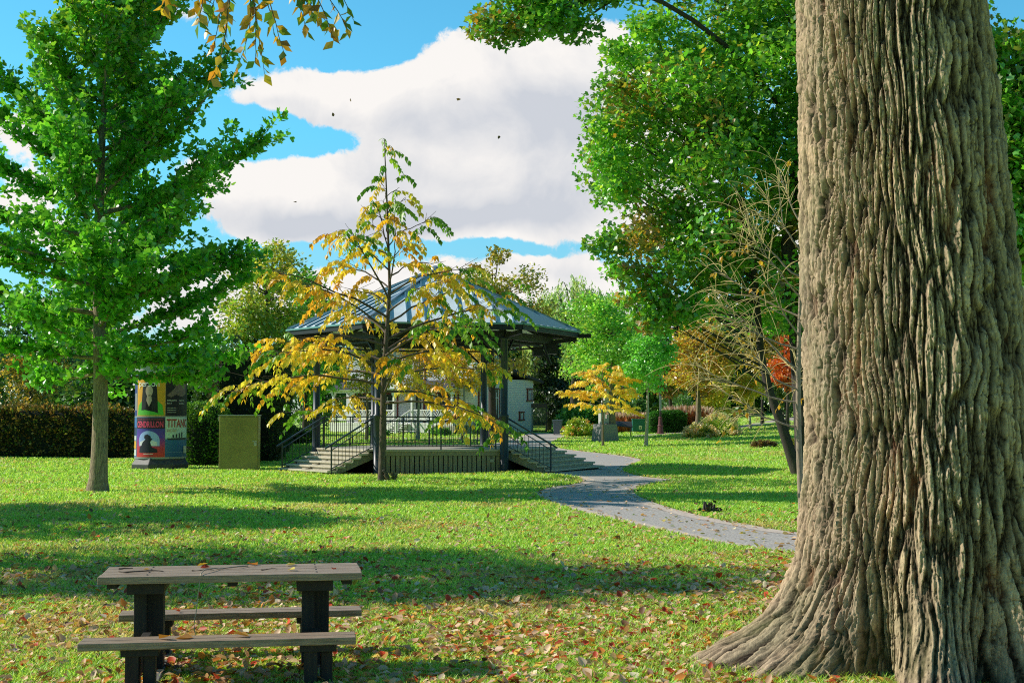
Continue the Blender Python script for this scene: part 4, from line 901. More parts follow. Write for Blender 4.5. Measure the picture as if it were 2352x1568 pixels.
# red and blue ballet poster
P1 = rect('poster', sA, sB, .46, 1.86, None, 0, ad, grad_mat('poster_red_blue', [(0, (.62, .03, .02)), (.22, (.55, .03, .06)), (.5, (.12, .04, .4)), (.78, (.02, .04, .3)), (1, (.03, .02, .05))])); P1['label'] = 'red and blue ballet poster'
rect('title_band', sA + .01, sB - .01, 1.46, 1.8, (.03, .01, .03), 1, P1)
text('title', 'CENDRILLON', sA + .04, sB - .06, 1.5, .22, (.8, .06, .16), 2, P1, bold=.03)
text('subtitle', '1 DANSE  DU 13 AU 29 OCTOBRE', sA + .04, sB - .06, 1.77, .03, (.7, .1, .1), 2, P1)
arch = [(-.85, .85), (-.03, .85)] + [(-.44 + .41 * math.cos(a), 1.05 + .33 * math.sin(a)) for a in np.linspace(0, math.pi, 14)]
shape('arch_window', arch, (.33, .45, .85), 1, P1); shape('arch_glow', [(-.8, .86), (-.1, .86), (-.14, 1.0), (-.45, 1.1), (-.78, 1.0)], (.75, .72, .8), 2, P1)
poly('seated_silhouette', [(-.82, .62), (-.1, .62), (-.12, .74), (-.3, .8), (-.36, .98), (-.34, 1.02), (-.28, 1.1), (-.33, 1.12), (-.4, 1.1), (-.36, 1.2), (-.46, 1.26), (-.58, 1.23), (-.6, 1.13), (-.54, 1.08), (-.66, .98), (-.72, .86), (-.8, .8)], (.012, .012, .03), 3, P1)
rect('credit_line', -.62, -.26, .565, .585, (.8, .7, .7), 2, P1)
# ship poster
P2 = rect('poster', sB + .01, sC, .46, 1.86, None, 0, ad, grad_mat('poster_sea', [(0, (.01, .09, .26)), (.44, (.015, .14, .36)), (.47, (.45, .62, .6)), (1, (.6, .72, .66))])); P2['label'] = 'pale green and blue musical poster'
text('title', 'TITANIC', sB + .05, sC - .1, 1.5, .3, (.42, .05, .03), 2, P2, bold=.03); text('subtitle', 'MAURY YESTON', sB + .05, sB + .45, 1.4, .04, (.45, .08, .05), 2, P2); text('subtitle', 'PETER STONE', sB + .05, sB + .42, 1.34, .04, (.45, .08, .05), 2, P2)
poly('ship_hull', [(sB + .05, 1.12), (sB + .12, 1.06), (sC - .2, 1.06), (sC - .1, 1.14), (sC - .5, 1.13)], (.03, .04, .05), 2, P2)
for k in range(4): rect('funnel', sB + .27 + k * .13, sB + .33 + k * .13, 1.14, 1.24 + .03 * k, (.03, .04, .05), 2, P2)
rect('wave_line', sB + .06, sC - .2, .62, .63, (.2, .35, .5), 2, P2)
# orange portrait poster
P3 = rect('poster', sA + .02, sB, 1.9, 3.4, (.72, .34, .02), 0, ad); P3['label'] = 'orange poster of a woman in a green shirt'
poly('shirt', [(-.95, 1.93), (.1, 1.93), (.05, 2.28), (-.1, 2.42), (-.26, 2.48), (-.56, 2.48), (-.76, 2.4), (-.9, 2.26)], (.1, .45, .04), 1, P3)
poly('hair', [(-.74, 2.1), (-.6, 2.12), (-.55, 2.5), (-.3, 2.5), (-.24, 2.05), (-.1, 2.0), (-.12, 2.5), (-.15, 2.95), (-.3, 3.12), (-.54, 3.12), (-.68, 2.95), (-.72, 2.5)], (.015, .012, .015), 2, P3)
shape('face', [(-.42 + .14 * math.cos(a), 2.78 + .2 * math.sin(a)) for a in np.linspace(0, 6.28, 17)[:-1]], (.55, .38, .3), 3, P3); poly('neck', [(-.53, 2.45), (-.42, 2.22), (-.31, 2.45), (-.35, 2.65), (-.49, 2.65)], (.5, .35, .28), 3, P3)
text('title', 'person', -.86, -.06, 2.86, .22, (.85, .85, .8), 4, P3)
# dark portrait poster
P4 = rect('poster', sB + .01, sC, 1.9, 3.4, (.018, .017, .02), 0, ad); P4['label'] = 'black poster with a face in shadow'
poly('portrait', [(sB + .04, 2.62), (sB + .2, 2.56), (sB + .4, 2.66), (sB + .65, 2.58), (sB + .9, 2.66), (sB + .95, 3.0), (sB + .8, 3.35), (sB + .5, 3.3), (sB + .35, 2.9), (sB + .2, 2.75)], (.2, .13, .12), 1, P4)
text('name_line', 'PIPILOTTI', sB + .06, sB + .42, 2.42, .055, (.7, .7, .7), 2, P4); text('name_line', 'RIST', sB + .06, sB + .24, 2.32, .055, (.7, .7, .7), 2, P4); text('name_line', 'MARTIN', sB + .52, sB + .8, 2.42, .055, (.7, .7, .7), 2, P4); text('name_line', 'BUREAU', sB + .52, sB + .8, 2.32, .055, (.7, .7, .7), 2, P4)
for z in (2.18, 2.1, 2.02): rect('credit_line', sB + .06, sB + .4, z, z + .018, (.4, .4, .4), 1, P4)
P5 = rect('poster', -1.32, sA - .02, .46, 1.86, (.05, .16, .4), 0, ad); P5['label'] = 'narrow sliver of a blue and yellow poster'
for z0, z1, c in ((.5, .72, (.6, .65, .65)), (.74, 1.02, (.7, .4, .05)), (1.05, 1.2, (.6, .62, .6)), (1.22, 1.5, (.03, .05, .12))): rect('colour_block', -1.3, sA - .05, z0, z1, c, 1, P5)
P6 = rect('poster', -1.32, sA - .02, 1.9, 3.4, (.03, .05, .2), 0, ad); P6['label'] = 'narrow sliver of a dark blue poster'; rect('colour_block', -1.2, sA - .04, 2.1, 2.7, (.3, .3, .3), 1, P6)
m = MB(); m.box((.84, -.42, .72), (.1, .12, .26)); m.build('meter_box', flat('meter_white', (.5, .5, .5), .5), ad, .01)

# ------------------------------------------------------------------ green cabinet
CBX = at(550, 1083, 49); cbt = thing('utility_cabinet', 'tall olive green metal utility cabinet standing on the lawn left of the bandstand', 'utility cabinet', (CBX[0], 49, g(CBX[0], 49)), R(3))
OLV = mat('olive_paint', (.3, .26, .085), .33, .25, .9, metallic=.2)
m = MB(); m.box((0, 0, .955), (1.33, .6, 1.87)); m.build('body', OLV, cbt, .015)
m = MB(); m.box((.0, -.315, .945), (1.27, .025, 1.8)); dr = m.build('door', OLV, cbt, .008)
m = MB(); m.box((.55, -.335, 1.02), (.15, .03, .03)); m.box((.57, -.335, .93), (.09, .025, .13)); m.tube([(.57, -.34, .94), (.57, -.37, .94)], .02, 8); m.build('handle', flat('chrome', (.5, .5, .48), .3, .8), dr, .004)
m = MB(); m.box((0, -.01, 1.905), (1.38, .68, .035)); m.build('lid', flat('lid_grey', (.42, .44, .4), .35, .5), cbt, .008)
m = MB(); m.box((-.68, -.2, 1.78), (.06, .1, .14)); m.box((-.66, -.2, .2), (.04, .1, .12)); m.build('hinges', flat('hinge', (.4, .4, .36), .4, .6), cbt, .004)
m = MB(); m.box((0, 0, -.0), (1.4, .68, .06)); m.build('plinth', flat('plinth', (.3, .3, .28), .8), cbt)

# ------------------------------------------------------------------ picnic table
PTX, PTY = -2.06, 10.6
pt = thing('picnic_table', 'weathered dark brown wooden picnic table with two benches on leafy lawn', 'picnic table', (PTX, PTY, g(PTX, PTY)), R(9.5))
PLK = mat('weathered_plank', (.3, .21, .135), .55, .35, 5, (1.2, 14, 14), .35, c2=(.36, .275, .2)); DKW = mat('dark_stained_post', (.028, .025, .022), .7, .35, 5, (9, 9, 1), .3)
def planks(name, n, w, L_, y0, z, th, x0=0):
    m = MB()
    for k in range(n):
        m.box((x0 + rg.uniform(-.006, .006), y0 + (k - (n - 1) / 2) * (w + .014), z - th / 2), (L_, w, th))
    return m.build(name, PLK, pt, .005)
planks('tabletop', 4, .168, 1.86, 0, .765, .052)
planks('bench_seat', 2, .128, 1.86, -.69, .375, .05, -.07); planks('bench_seat', 2, .128, 1.86, .69, .375, .05, .05)
m = MB()
for sx in (-.6, .6):
    for y_ in (-.26, -.09, .09, .26): m.lathe([(.01, 0), (.008, .004), (.003, .006)], 8, (sx, y_, .765))
m.build('bolts', flat('bolt_steel', (.12, .11, .1), .5, .6), pt)
for sx in (-.60, .60):
    m = MB(); m.box((sx - .055, -.05, .36), (.09, .2, .72)); m.box((sx + .055, .05, .36), (.09, .2, .72)); m.box((sx, 0, .36), (.05, .12, .7)); m.box((sx - .01, 0, .67), (.26, .56, .08)); m.build('table_leg', DKW, pt, .006)
    for sy in (-.69, .69):
        m = MB(); m.box((sx - .05, sy, .155), (.09, .2, .335)); m.box((sx + .06, sy + .02, .155), (.08, .15, .335)); m.box((sx, sy, .3), (.25, .22, .05)); m.build('bench_leg', DKW, pt, .006)
    m = MB(); m.box((sx + .06, 0, .03), (.1, 1.62, .07)); m.box((sx - .05, 0, .02), (.07, 1.4, .05)); m.build('base_skid', mat('grey_skid', (.17, .165, .15), .8, .3, 5, (9, 1, 9), .3), pt, .006)
    m = MB(); m.box((sx, -.44, .325), (.06, .5, .05)); m.box((sx, .44, .325), (.06, .5, .05)); m.build('bench_support', DKW, pt, .004)
for sx in (-.84, .82, 0):
    m = MB(); m.box((sx, 0, .695), (.07, .6, .035)); m.build('batten', DKW, pt)
# leaves and twigs lying on the table and benches
Mpt = Matrix.Translation((PTX, PTY, g(PTX, PTY))) @ Matrix.Rotation(R(9.5), 4, 'Z')
for lx_, ly_, lz_, s_, c_, lab in [(-.18, .2, .77, .085, (.42, .06, .03), 'dark red leaf curled up on the picnic tabletop'), (.17, .25, .77, .1, (.55, .2, .02), 'orange brown leaf curled at the far edge of the picnic tabletop'), (.45, .26, .77, .09, (.62, .55, .22), 'pale yellow leaf near the far right of the picnic tabletop'), (-.28, .26, .77, .08, (.66, .45, .05), 'flat golden leaf on the far plank of the picnic tabletop'),
                               (.4, -.1, .77, .075, (.72, .58, .12), 'small yellow leaf right of the middle of the picnic tabletop'), (.72, -.08, .77, .06, (.5, .07, .03), 'small dark red leaf near the right end of the picnic tabletop'), (-.66, .1, .77, .045, (.6, .36, .05), 'tiny orange leaf fragment near the left end of the picnic tabletop'),
                               (-.48, -.7, .38, .1, (.6, .28, .05), 'orange leaf standing curled on the left part of the front bench'), (-.25, -.69, .38, .12, (.45, .22, .06), 'broad brown orange leaf lying on the front bench'), (.13, -.7, .38, .12, (.62, .34, .08), 'tan orange leaf lying in the middle of the front bench'), (-.43, .66, .38, .06, (.45, .07, .03), 'small red leaf on the left part of the far bench')]:
    o = leaves_mesh('fallen_leaf', np.zeros((1, 3)), np.array([[0, 1., 0]]), np.array([[0, 0, 1.]]), s_, np.array([c_]), T_DRY, LITTER)
    p_ = Mpt @ Vector((lx_, ly_, lz_)); o.location = p_; o.rotation_euler = (rg.uniform(-.35, .35), rg.uniform(-.3, .3), rg.uniform(0, 6.28)); tag(o, lab, 'fallen leaf', 'leaves lying on the picnic table')
TWM = mat('dead_twig', (.11, .085, .065), .9, .3, 30); TWP = mat('pale_twig_dead', (.4, .34, .26), .9, .25, 30)
def twig_thing(pts, r, lab, mm):
    P = np.array([tuple(Mpt @ Vector(p)) for p in pts]); Pm = np.concatenate([bez(P[i], (P[i] + P[i + 1]) / 2 + rg.normal(0, .006, 3), P[i + 1], 4)[:-1] for i in range(len(P) - 1)] + [P[-1:]])
    o = tubes_mesh('twig', [(Pm - P[0], np.linspace(r, r * .5, len(Pm)))], mm, None, 5); o.location = P[0]; tag(o, lab, 'twig', 'twigs lying on the picnic table')
twig_thing([(.1, .18, .775), (.04, .1, .78), (-.05, .06, .775), (-.14, -.05, .785), (-.2, -.2, .79), (-.22, -.35, .775), (-.235, -.37, .66), (-.25, -.38, .5), (-.26, -.38, .4), (-.25, -.37, .33)], .006, 'long thin pale twig hanging over the front edge of the picnic table', TWP)
twig_thing([(-.82, -.02, .77), (-.76, -.1, .772), (-.68, -.08, .774), (-.58, -.06, .776), (-.5, -.09, .772)], .007, 'dark curved twig lying on the left end of the tabletop', TWM)
twig_thing([(-.84, .16, .77), (-.8, .19, .772), (-.74, .18, .772)], .006, 'short dark twig scrap near the back left corner of the tabletop', TWM)
twig_thing([(-.3, -.05, .77), (-.22, -.02, .772), (-.14, -.06, .772)], .004, 'thin dark twig left of the middle of the tabletop', TWM); twig_thing([(.2, -.08, .77), (.26, -.04, .772), (.32, -.06, .772)], .004, 'thin dark twig right of the middle of the tabletop', TWM)

# ------------------------------------------------------------------ squirrel
SQ = at(893, 1108, 40.9); sq = thing('squirrel', 'grey squirrel crouched on the grass at the foot of the young tree', 'squirrel', (SQ[0], 40.9, g(SQ[0], 40.9)), 0)
def skin_body(name, pts, edges, rad, m, parent, sub=2):
    me = bpy.data.meshes.new(name); me.from_pydata(pts, edges, []); o = bpy.data.objects.new(name, me); col.objects.link(o); o.parent = parent; me.materials.append(m)
    md = o.modifiers.new('skin', 'SKIN'); 
    for v, r_ in zip(me.skin_vertices[0].data, rad): v.radius = (r_, r_); v.use_root = False
    me.skin_vertices[0].data[0].use_root = True; md.use_smooth_shade = True
    s = o.modifiers.new('sub', 'SUBSURF'); s.levels = sub; s.render_levels = sub; return o
FUR = mat('squirrel_fur', (.085, .075, .055), .95, .35, 40, bump=.5); BELLY = mat('squirrel_belly', (.5, .3, .16), .9, .2, 30)
pts = [(.02, 0, .08), (-.03, 0, .14), (-.075, 0, .215), (-.11, 0, .275), (-.135, 0, .315), (-.175, 0, .305), (-.205, 0, .29),   # 0-6 spine to nose
       (.0, -.045, .05), (-.05, -.055, .02), (-.1, -.055, .012), (0, .045, .05), (-.05, .055, .02), (-.1, .055, .012),         # hind legs
       (-.1, -.035, .2), (-.14, -.035, .17), (-.165, -.02, .19), (-.1, .035, .2), (-.14, .035, .17), (-.165, .02, .19),        # front legs
       (-.13, -.025, .35), (-.13, .025, .35)]
ed = [(0, 1), (1, 2), (2, 3), (3, 4), (4, 5), (5, 6), (0, 7), (7, 8), (8, 9), (0, 10), (10, 11), (11, 12), (2, 13), (13, 14), (14, 15), (2, 16), (16, 17), (17, 18), (4, 19), (4, 20)]
skin_body('body', pts, ed, [.072, .07, .056, .04, .045, .034, .016, .04, .022, .012, .04, .022, .012, .02, .014, .01, .02, .014, .01, .012, .012], FUR, sq)
skin_body('belly_fur', [(-.085, 0, .09), (-.1, 0, .15), (-.125, 0, .215)], [(0, 1), (1, 2)], [.025, .03, .02], BELLY, sq)
skin_body('tail', [(.07, .02, .05), (.14, .03, .08), (.19, .03, .13), (.17, .03, .2), (.1, .02, .215), (.05, .02, .17)], [(0, 1), (1, 2), (2, 3), (3, 4), (4, 5)], [.03, .05, .062, .055, .045, .02], mat('tail_fur', (.13, .12, .1), .95, .4, 60, bump=.8), sq)
rg2 = np.random.default_rng(3); tc2 = np.array([(.07, .02, .05), (.14, .03, .08), (.19, .03, .13), (.17, .03, .2), (.1, .02, .215), (.05, .02, .17)]); q = rg2.random(900) * 5
C = np.stack([np.interp(q, np.arange(6), tc2[:, w]) for w in range(3)], 1); dd = nrm(rg2.normal(0, 1, (900, 3))); leaves_mesh('tail_hair', C + dd * .045, dd + np.array([.2, 0, .2]), rg2.normal(0, 1, (900, 3)), .04, pick(rg2, [(.2, .19, .16), (.35, .34, .3), (.1, .09, .07)], 900), T_NARROW, LEAF, sq)
for sy in (-.028, .028):
    m = MB(); m.lathe([(.002, -.007), (.006, -.004), (.007, 0), (.006, .004), (.002, .007)], 10, (-.16, sy, .325)); m.build('eye', flat('eye_black', (.005, .005, .005), .15), sq)
# ------------------------------------------------------------------ hedges on the left
rg = np.random.default_rng(55)
def xy(px, py, Y): p = at(px, py, Y); return (p[0], Y)
hedge('autumn_hedge', 'long low hedge turning brown and orange behind the ginkgo trunk', 'hedge', [xy(-420, 1055, 61), xy(300, 1055, 61.5)], 1.4, 2.05, [(.12, .1, .03), (.2, .12, .035), (.1, .16, .03), (.55, .36, .09), (.32, .18, .05), (.06, .075, .02)], 1, .13, 260, round_=.25, rough=.12, w=[.25, .22, .22, .1, .12, .09])
hedge('clipped_hedge', 'rounded clipped cedar hedge between poster column and green cabinet', 'hedge', [xy(466, 1075, 53.5), xy(472, 1060, 62)], 1.9, 2.25, [(.09, .22, .025), (.06, .16, .02), (.16, .3, .035)], 2, .1, 520, round_=.75, rough=.05)
hedge('tall_cedar_hedge', 'very tall dark clipped cedar hedge behind the green cabinet', 'hedge', [xy(560, 1070, 57), xy(606, 1030, 76)], 2.6, 4.3, [(.05, .11, .03), (.07, .07, .036), (.065, .13, .03), (.09, .08, .045)], 3, .12, 380, round_=.4, rough=.09)
hedge('box_hedge', 'dark green clipped block hedge with rounded end behind the lamp post', 'hedge', [xy(1489, 988, 97), xy(1571, 988, 97.5)], 1.3, 1.45, [(.05, .2, .025), (.035, .14, .02), (.08, .27, .035)], 4, .09, 700, round_=.5, rough=.02)
# ------------------------------------------------------------------ shade trees left of the frame and woods
G1 = [(.11, .36, .035), (.17, .45, .05), (.08, .27, .028), (.26, .5, .06)]
DK = [(.05, .13, .022), (.075, .19, .03), (.11, .25, .04), (.028, .08, .018)]
YO = [(.75, .5, .05), (.66, .48, .06), (.5, .48, .06), (.78, .44, .05)]
clump_tree('shade_tree', 'tree at the left edge whose pale green leaves reach into the picture', 'tree', -12.4, 18.8, 9.6, 3.4, 4.6, G1 + [(.32, .42, .06)], 61, ry=3.2, n=85, per=240, leaf=.17, cr=.95, tr=.25, tmpl=T_SIMPLE, bark=BARKS)
clump_tree('shade_tree', 'leafy tree standing on the lawn beyond the left edge', 'tree', -17.5, 27.5, 9, 2.2, 4.6, G1, 62, n=80, per=220, leaf=.24, cr=1.1, tr=.25, bark=BARKS)
def bt(name, label, pxc, ytop, ybot, wpx, Y, pal, seed, **k):
    c = at(pxc, ybot, Y); gzv = g(c[0], Y); top = at(pxc, ytop, Y)[2] - gzv; zb = max(.4, c[2] - gzv); px_trunk = k.pop('trunk_px', pxc); bx = (px_trunk - 1176) / FPX * Y
    return clump_tree(name, label, 'tree', bx, Y, top, zb, wpx / FPX * Y / 2, pal, seed, lean=((pxc - px_trunk) / FPX * Y, 0), **k)
bt('broadleaf_tree', 'olive yellow tree rising behind the bandstand roof', 1130, 576, 860, 290, 92, [(.34, .34, .05), (.44, .36, .06), (.24, .3, .05), (.5, .38, .07)], 71, n=70, per=170, leaf=.24, cr=1.0, tr=.28)
bt('broadleaf_tree', 'green tree with yellowing top behind the ginkgo, left of the bandstand roof', 610, 552, 900, 230, 80, G1 + [(.3, .26, .04)], 72, n=75, per=170, leaf=.22, cr=.95, tr=.26, top_pal=[(.5, .5, .08), (.34, .46, .06), (.6, .52, .08)])
bt('broadleaf_tree', 'fresh green tree beside the left eave of the bandstand', 705, 600, 930, 150, 86, G1, 73, n=50, per=170, leaf=.24, cr=.95, tr=.2)
bt('broadleaf_tree', 'bright green tree standing behind the stone monument', 1388, 672, 915, 240, 84, [(.24, .56, .07), (.34, .62, .1), (.48, .64, .1), (.18, .44, .06)], 74, n=80, per=190, leaf=.2, cr=.85, tr=.22, trunk_px=1408, w=[.35, .3, .15, .2], bark=BARKS)
bt('slender_tree', 'slender green tree with a straight pale trunk right of the monument', 1490, 735, 890, 118, 76.5, [(.17, .52, .07), (.24, .6, .1), (.13, .4, .05)], 75, n=45, per=130, leaf=.18, cr=.55, tr=.075, trunk_px=1484, bark=BARKP)
bt('autumn_tree', 'orange brown autumn tree behind the hydrangea bushes', 1602, 735, 905, 190, 96, [(.66, .5, .08), (.54, .5, .08), (.68, .38, .06), (.38, .46, .07), (.5, .28, .05)], 76, n=65, per=170, leaf=.22, cr=.8, tr=.2, bark=BARKS)
bt('broadleaf_tree', 'rust tinged low tree between slender tree and autumn tree', 1540, 800, 905, 120, 103, [(.34, .14, .03), (.22, .2, .04), (.1, .18, .03)], 77, n=36, per=120, leaf=.26, cr=.8, tr=.16)
bt('golden_tree', 'small golden tree with pale thin trunk beside the sloping path', 1722, 862, 946, 70, 97, [(.74, .56, .08), (.66, .56, .1), (.54, .54, .08)], 78, n=30, per=110, leaf=.2, cr=.5, tr=.07, bark=BARKP)
bt('golden_tree', 'pale yellow green bushy tree right of the autumn tree trunk', 1636, 870, 968, 70, 101, [(.66, .62, .1), (.54, .6, .1), (.74, .64, .13)], 79, n=32, per=110, leaf=.22, cr=.55, tr=.08)
bt('golden_tree', 'small ochre tree seen above the sloping lawn beside the leaning stem', 1752, 700, 860, 110, 104, [(.45, .3, .05), (.5, .34, .05), (.3, .28, .05)], 80, n=34, per=120, leaf=.24, cr=.8, tr=.1)
bt('red_maple', 'orange red maple glowing behind the dark maple stem', 1808, 762, 905, 70, 92, [(.6, .12, .02), (.62, .2, .03), (.5, .09, .02)], 81, n=30, per=120, leaf=.2, cr=.55, tr=.12)
bt('broadleaf_tree', 'soft grey green tree below the leaning maple stem', 1800, 840, 940, 110, 112, [(.1, .18, .05), (.13, .2, .06)], 82, n=30, per=110, leaf=.26, cr=.8, tr=.12)
bt('conifer_tree', 'dark green cedar beside the white house wing', 1258, 770, 992, 92, 112, [(.02, .05, .018), (.03, .07, .02), (.04, .07, .025)], 83, n=60, per=150, leaf=.26, cr=.7, tr=.2, shape=.9)
bt('broadleaf_tree', 'dark tree behind the roof of the white house', 1195, 700, 900, 130, 128, DK, 84, n=45, per=130, leaf=.34, cr=1.2, tr=.25)
bt('broadleaf_tree', 'shaded tree filling the view under the bandstand roof at the left', 715, 740, 1000, 190, 122, DK, 85, n=55, per=140, leaf=.3, cr=1.2, tr=.22)
bt('yellow_street_tree', 'yellow leaved young tree left in front of the white house porch', 962, 790, 905, 150, 86, YO, 86, n=36, per=110, leaf=.17, cr=.6, tr=.08, bark=BARKP)
bt('yellow_street_tree', 'yellow leaved young tree right in front of the white house porch', 1064, 775, 900, 150, 85, YO + [(.3, .34, .05)], 87, n=40, per=110, leaf=.17, cr=.65, tr=.09, bark=BARKP)
bt('yellow_street_tree', 'thin yellow green tree at the left end of the white house porch', 842, 790, 900, 110, 88, [(.3, .33, .05), (.4, .33, .05), (.14, .24, .04)], 88, n=30, per=100, leaf=.18, cr=.6, tr=.08, bark=BARKS)
bt('broadleaf_tree', 'maple with sunlit green crown right of the big trunk', 2330, 95, 620, 330, 42, MG + [(.2, .25, .04)], 89, n=90, per=240, leaf=.2, cr=1.0, tr=.3, tmpl=T_MAPLE2)
bt('broadleaf_tree', 'lighter green low tree right of the big trunk under the maple', 2420, 520, 900, 220, 52, [(.12, .26, .035), (.16, .3, .045), (.09, .2, .03)], 90, n=55, per=180, leaf=.2, cr=.9, tr=.2)
bt('yellow_shrub_tree', 'yellowing bushy tree at the left edge above the autumn hedge', 70, 800, 945, 190, 72, [(.45, .32, .05), (.5, .34, .05), (.08, .13, .03), (.05, .09, .02), (.3, .25, .04)], 91, n=44, per=130, leaf=.17, cr=.7, tr=.12, w=[.2, .2, .25, .2, .15])
bt('cedar_tree', 'sunlit narrow cedar peeking over the clipped hedge', 492, 800, 1010, 95, 63, [(.05, .12, .02), (.08, .16, .025), (.03, .08, .015)], 92, n=50, per=130, leaf=.15, cr=.45, tr=.1, shape=.8)
# dark background woods
def wood(name, label, rows_, pal, seed, leaf=.5, per=150):
    rg = np.random.default_rng(seed); Cs = []; polys = []
    for (x, Y, h, r_) in rows_:
        gzv = g(x, Y); polys.append((np.array([(x, Y, gzv - .2), (x + .2, Y, gzv + h * .5), (x, Y, gzv + h * .9)]), np.array([.3, .2, .05])))
        for _ in range(int(8 + h * 1.2)):
            d = rg.normal(0, 1, 3); d /= np.linalg.norm(d); d *= rg.random() ** .4; Cs.append((x + d[0] * r_, Y + d[1] * r_, gzv + h * .52 + d[2] * h * .48))
    Cs = np.array(Cs); n = len(Cs) * per; ci = rg.integers(0, len(Cs), n); P = Cs[ci] + nrm(rg.normal(0, 1, (n, 3))) * rg.random((n, 1)) ** .5 * 1.7
    tip, up = rand_leaf(rg, n, None, .3, .45); cc = pick(rg, pal, n, .2) * (.6 + .8 * rg.random(len(Cs)))[ci][:, None]
    o = leaves_mesh(name, P, tip, up, leaf * (.6 + .7 * rg.random(n)), cc, T_QUAD, LEAF); tag(o, label, kind='stuff')
rw = np.random.default_rng(9)
wood('woodland', 'dark green wood closing the park on the right', [(x + rw.normal(0, 1), rw.uniform(128, 150), rw.uniform(9, 13) + np.clip(x - 16, 0, 40) * .3, rw.uniform(2.6, 4)) for x in np.arange(3, 62, 2.3)] + [(x + rw.normal(0, 1), rw.uniform(118, 126) + max(0, x - 24) * .9, rw.uniform(4, 8), rw.uniform(2.2, 3)) for x in np.arange(13, 58, 2.6)], DK + [(.05, .12, .03), (.08, .13, .03)], 93)
wood('woodland', 'dark green wood behind the hedges on the left', [(x + rw.normal(0, 1), rw.uniform(98, 122), rw.uniform(9, 13.5) if x < -36 else rw.uniform(5, 7), rw.uniform(2.6, 4)) for x in np.arange(-66, -17, 2.3)] + [(x + rw.normal(0, 1), rw.uniform(76, 84), rw.uniform(4.0, 6.5), rw.uniform(2, 2.8)) for x in np.arange(-44, -17, 2.2)], DK, 94, .42)
wood('woodland', 'row of garden trees behind the white house', [(x + rw.normal(0, 1), rw.uniform(128, 140), rw.uniform(8, 11), rw.uniform(2.6, 4)) for x in np.arange(-16, 4, 2.6)], DK + [(.09, .14, .03)], 95)
wood('woodland', 'green trees closing the view right of the big trunk', [(x + rw.normal(0, 1), rw.uniform(70, 82), rw.uniform(8, 13), rw.uniform(2.6, 3.6)) for x in np.arange(28, 46, 2.6)], G1, 96, .4)

# sumac-like yellow tree
ST = at(1385, 1026, 76)
frond_tree('golden_young_tree', 'small golden yellow tree with feathery leaves and thin stem before the stone monument', (ST[0], 76), 4.3, ([1.9, 2.6, 3.4, 4.3], [1.7, 1.75, 1.3, .4]), 1.95, 24, 21, lambda p, rg: np.array([(.95, .68, .1), (.92, .6, .08), (.95, .74, .16)][rg.integers(3)]), .07, .24, .75, 6, bark=BARKS, el_fn=lambda z: np.interp(z, [1.9, 4], [8, 40]), spacing=.3, arch=.35)

# willow
rg = np.random.default_rng(101); WX = at(1318, 700, 122)
wt = thing('willow_tree', 'pale green weeping willow behind the right end of the bandstand roof', 'tree', (WX[0], 122, g(WX[0], 122))); wz = g(WX[0], 122)
H_ = at(1318, 628, 122)[2] - wz; polys = [(np.array([(0, 0, -.2), (.1, 0, 4), (-.2, 0, 8), (0, 0, H_ * .85)]), np.array([.45, .35, .25, .08]))]; LP, LT, LC = [], [], []
for k in range(46):
    a = rg.random() * 6.28; r_ = 3.4 * rg.random() ** .6; zc = H_ * (.62 + .36 * (1 - (r_ / 3.6) ** 1.6) * rg.uniform(.85, 1.02)); c = np.array([r_ * math.cos(a) * 1.25, r_ * math.sin(a), zc])
    polys.append((bez(np.array([0, 0, H_ * rg.uniform(.35, .6)]), np.array([c[0] * .5, c[1] * .5, zc + .3]), c, 6), np.linspace(.09, .02, 6)))
    for s in range(11):
        p = c + rg.normal(0, .35, 3); l = rg.uniform(2.2, 5.5); o = nrm(np.array([c[0], c[1], 0]) + rg.normal(0, .8, 3) * np.array([1, 1, 0])) * rg.uniform(.3, .9); m_ = int(l / .09)
        q = np.linspace(0, 1, m_)[:, None]; Q = p + o * np.sqrt(q) - np.array([0, 0, l]) * q + rg.normal(0, .07, (m_, 3)); LP.append(Q); LT.append(np.tile([0, 0, -1.], (m_, 1)) + rg.normal(0, .35, (m_, 3))); LC.append(np.tile(pick(rg, [(.46, .62, .2), (.56, .68, .26), (.34, .5, .14)], 1, .15), (m_, 1)))
tubes_mesh('trunk', polys, BARKD, wt, 8); LP = np.concatenate(LP); LT = np.concatenate(LT); LC = np.concatenate(LC)
leaves_mesh('crown', LP, LT, rg.normal(0, 1, LP.shape), .32 * (.7 + .6 * rg.random(len(LP))), LC, T_NARROW, LEAF, wt)

# ------------------------------------------------------------------ shrubs
def sh(name, label, px, py, Y, wpx, hpx, pal, seed, **k):
    c = at(px, py, Y); return shrub(name, label, 'shrub', c[0], Y, wpx / FPX * Y / 2, k.pop('ry', 1.2), hpx / FPX * Y, pal, seed, **k)
GS = [(.09, .32, .05), (.14, .4, .07), (.07, .24, .04), (.2, .46, .09)]
sh('hydrangea_bush', 'hydrangea bush with pale cream and pink flower heads right of the clipped block hedge', 1650, 1006, 88, 105, 50, [(.45, .62, .09), (.56, .66, .14), (.32, .5, .07)], 201, n=60, per=120, leaf=.13, flowers=(70, .2, [(.8, .78, .42), (.86, .72, .45), (.72, .74, .34), (.85, .6, .42)]), ry=1.4)
sh('hydrangea_bush', 'lower sprawling hydrangea clump with dry pinkish heads at the lawn edge', 1608, 1013, 86.5, 80, 32, [(.34, .44, .08), (.46, .5, .12), (.36, .34, .1)], 202, n=45, per=110, leaf=.12, flowers=(44, .19, [(.85, .6, .36), (.86, .68, .42), (.8, .46, .26)]), ry=1.2)
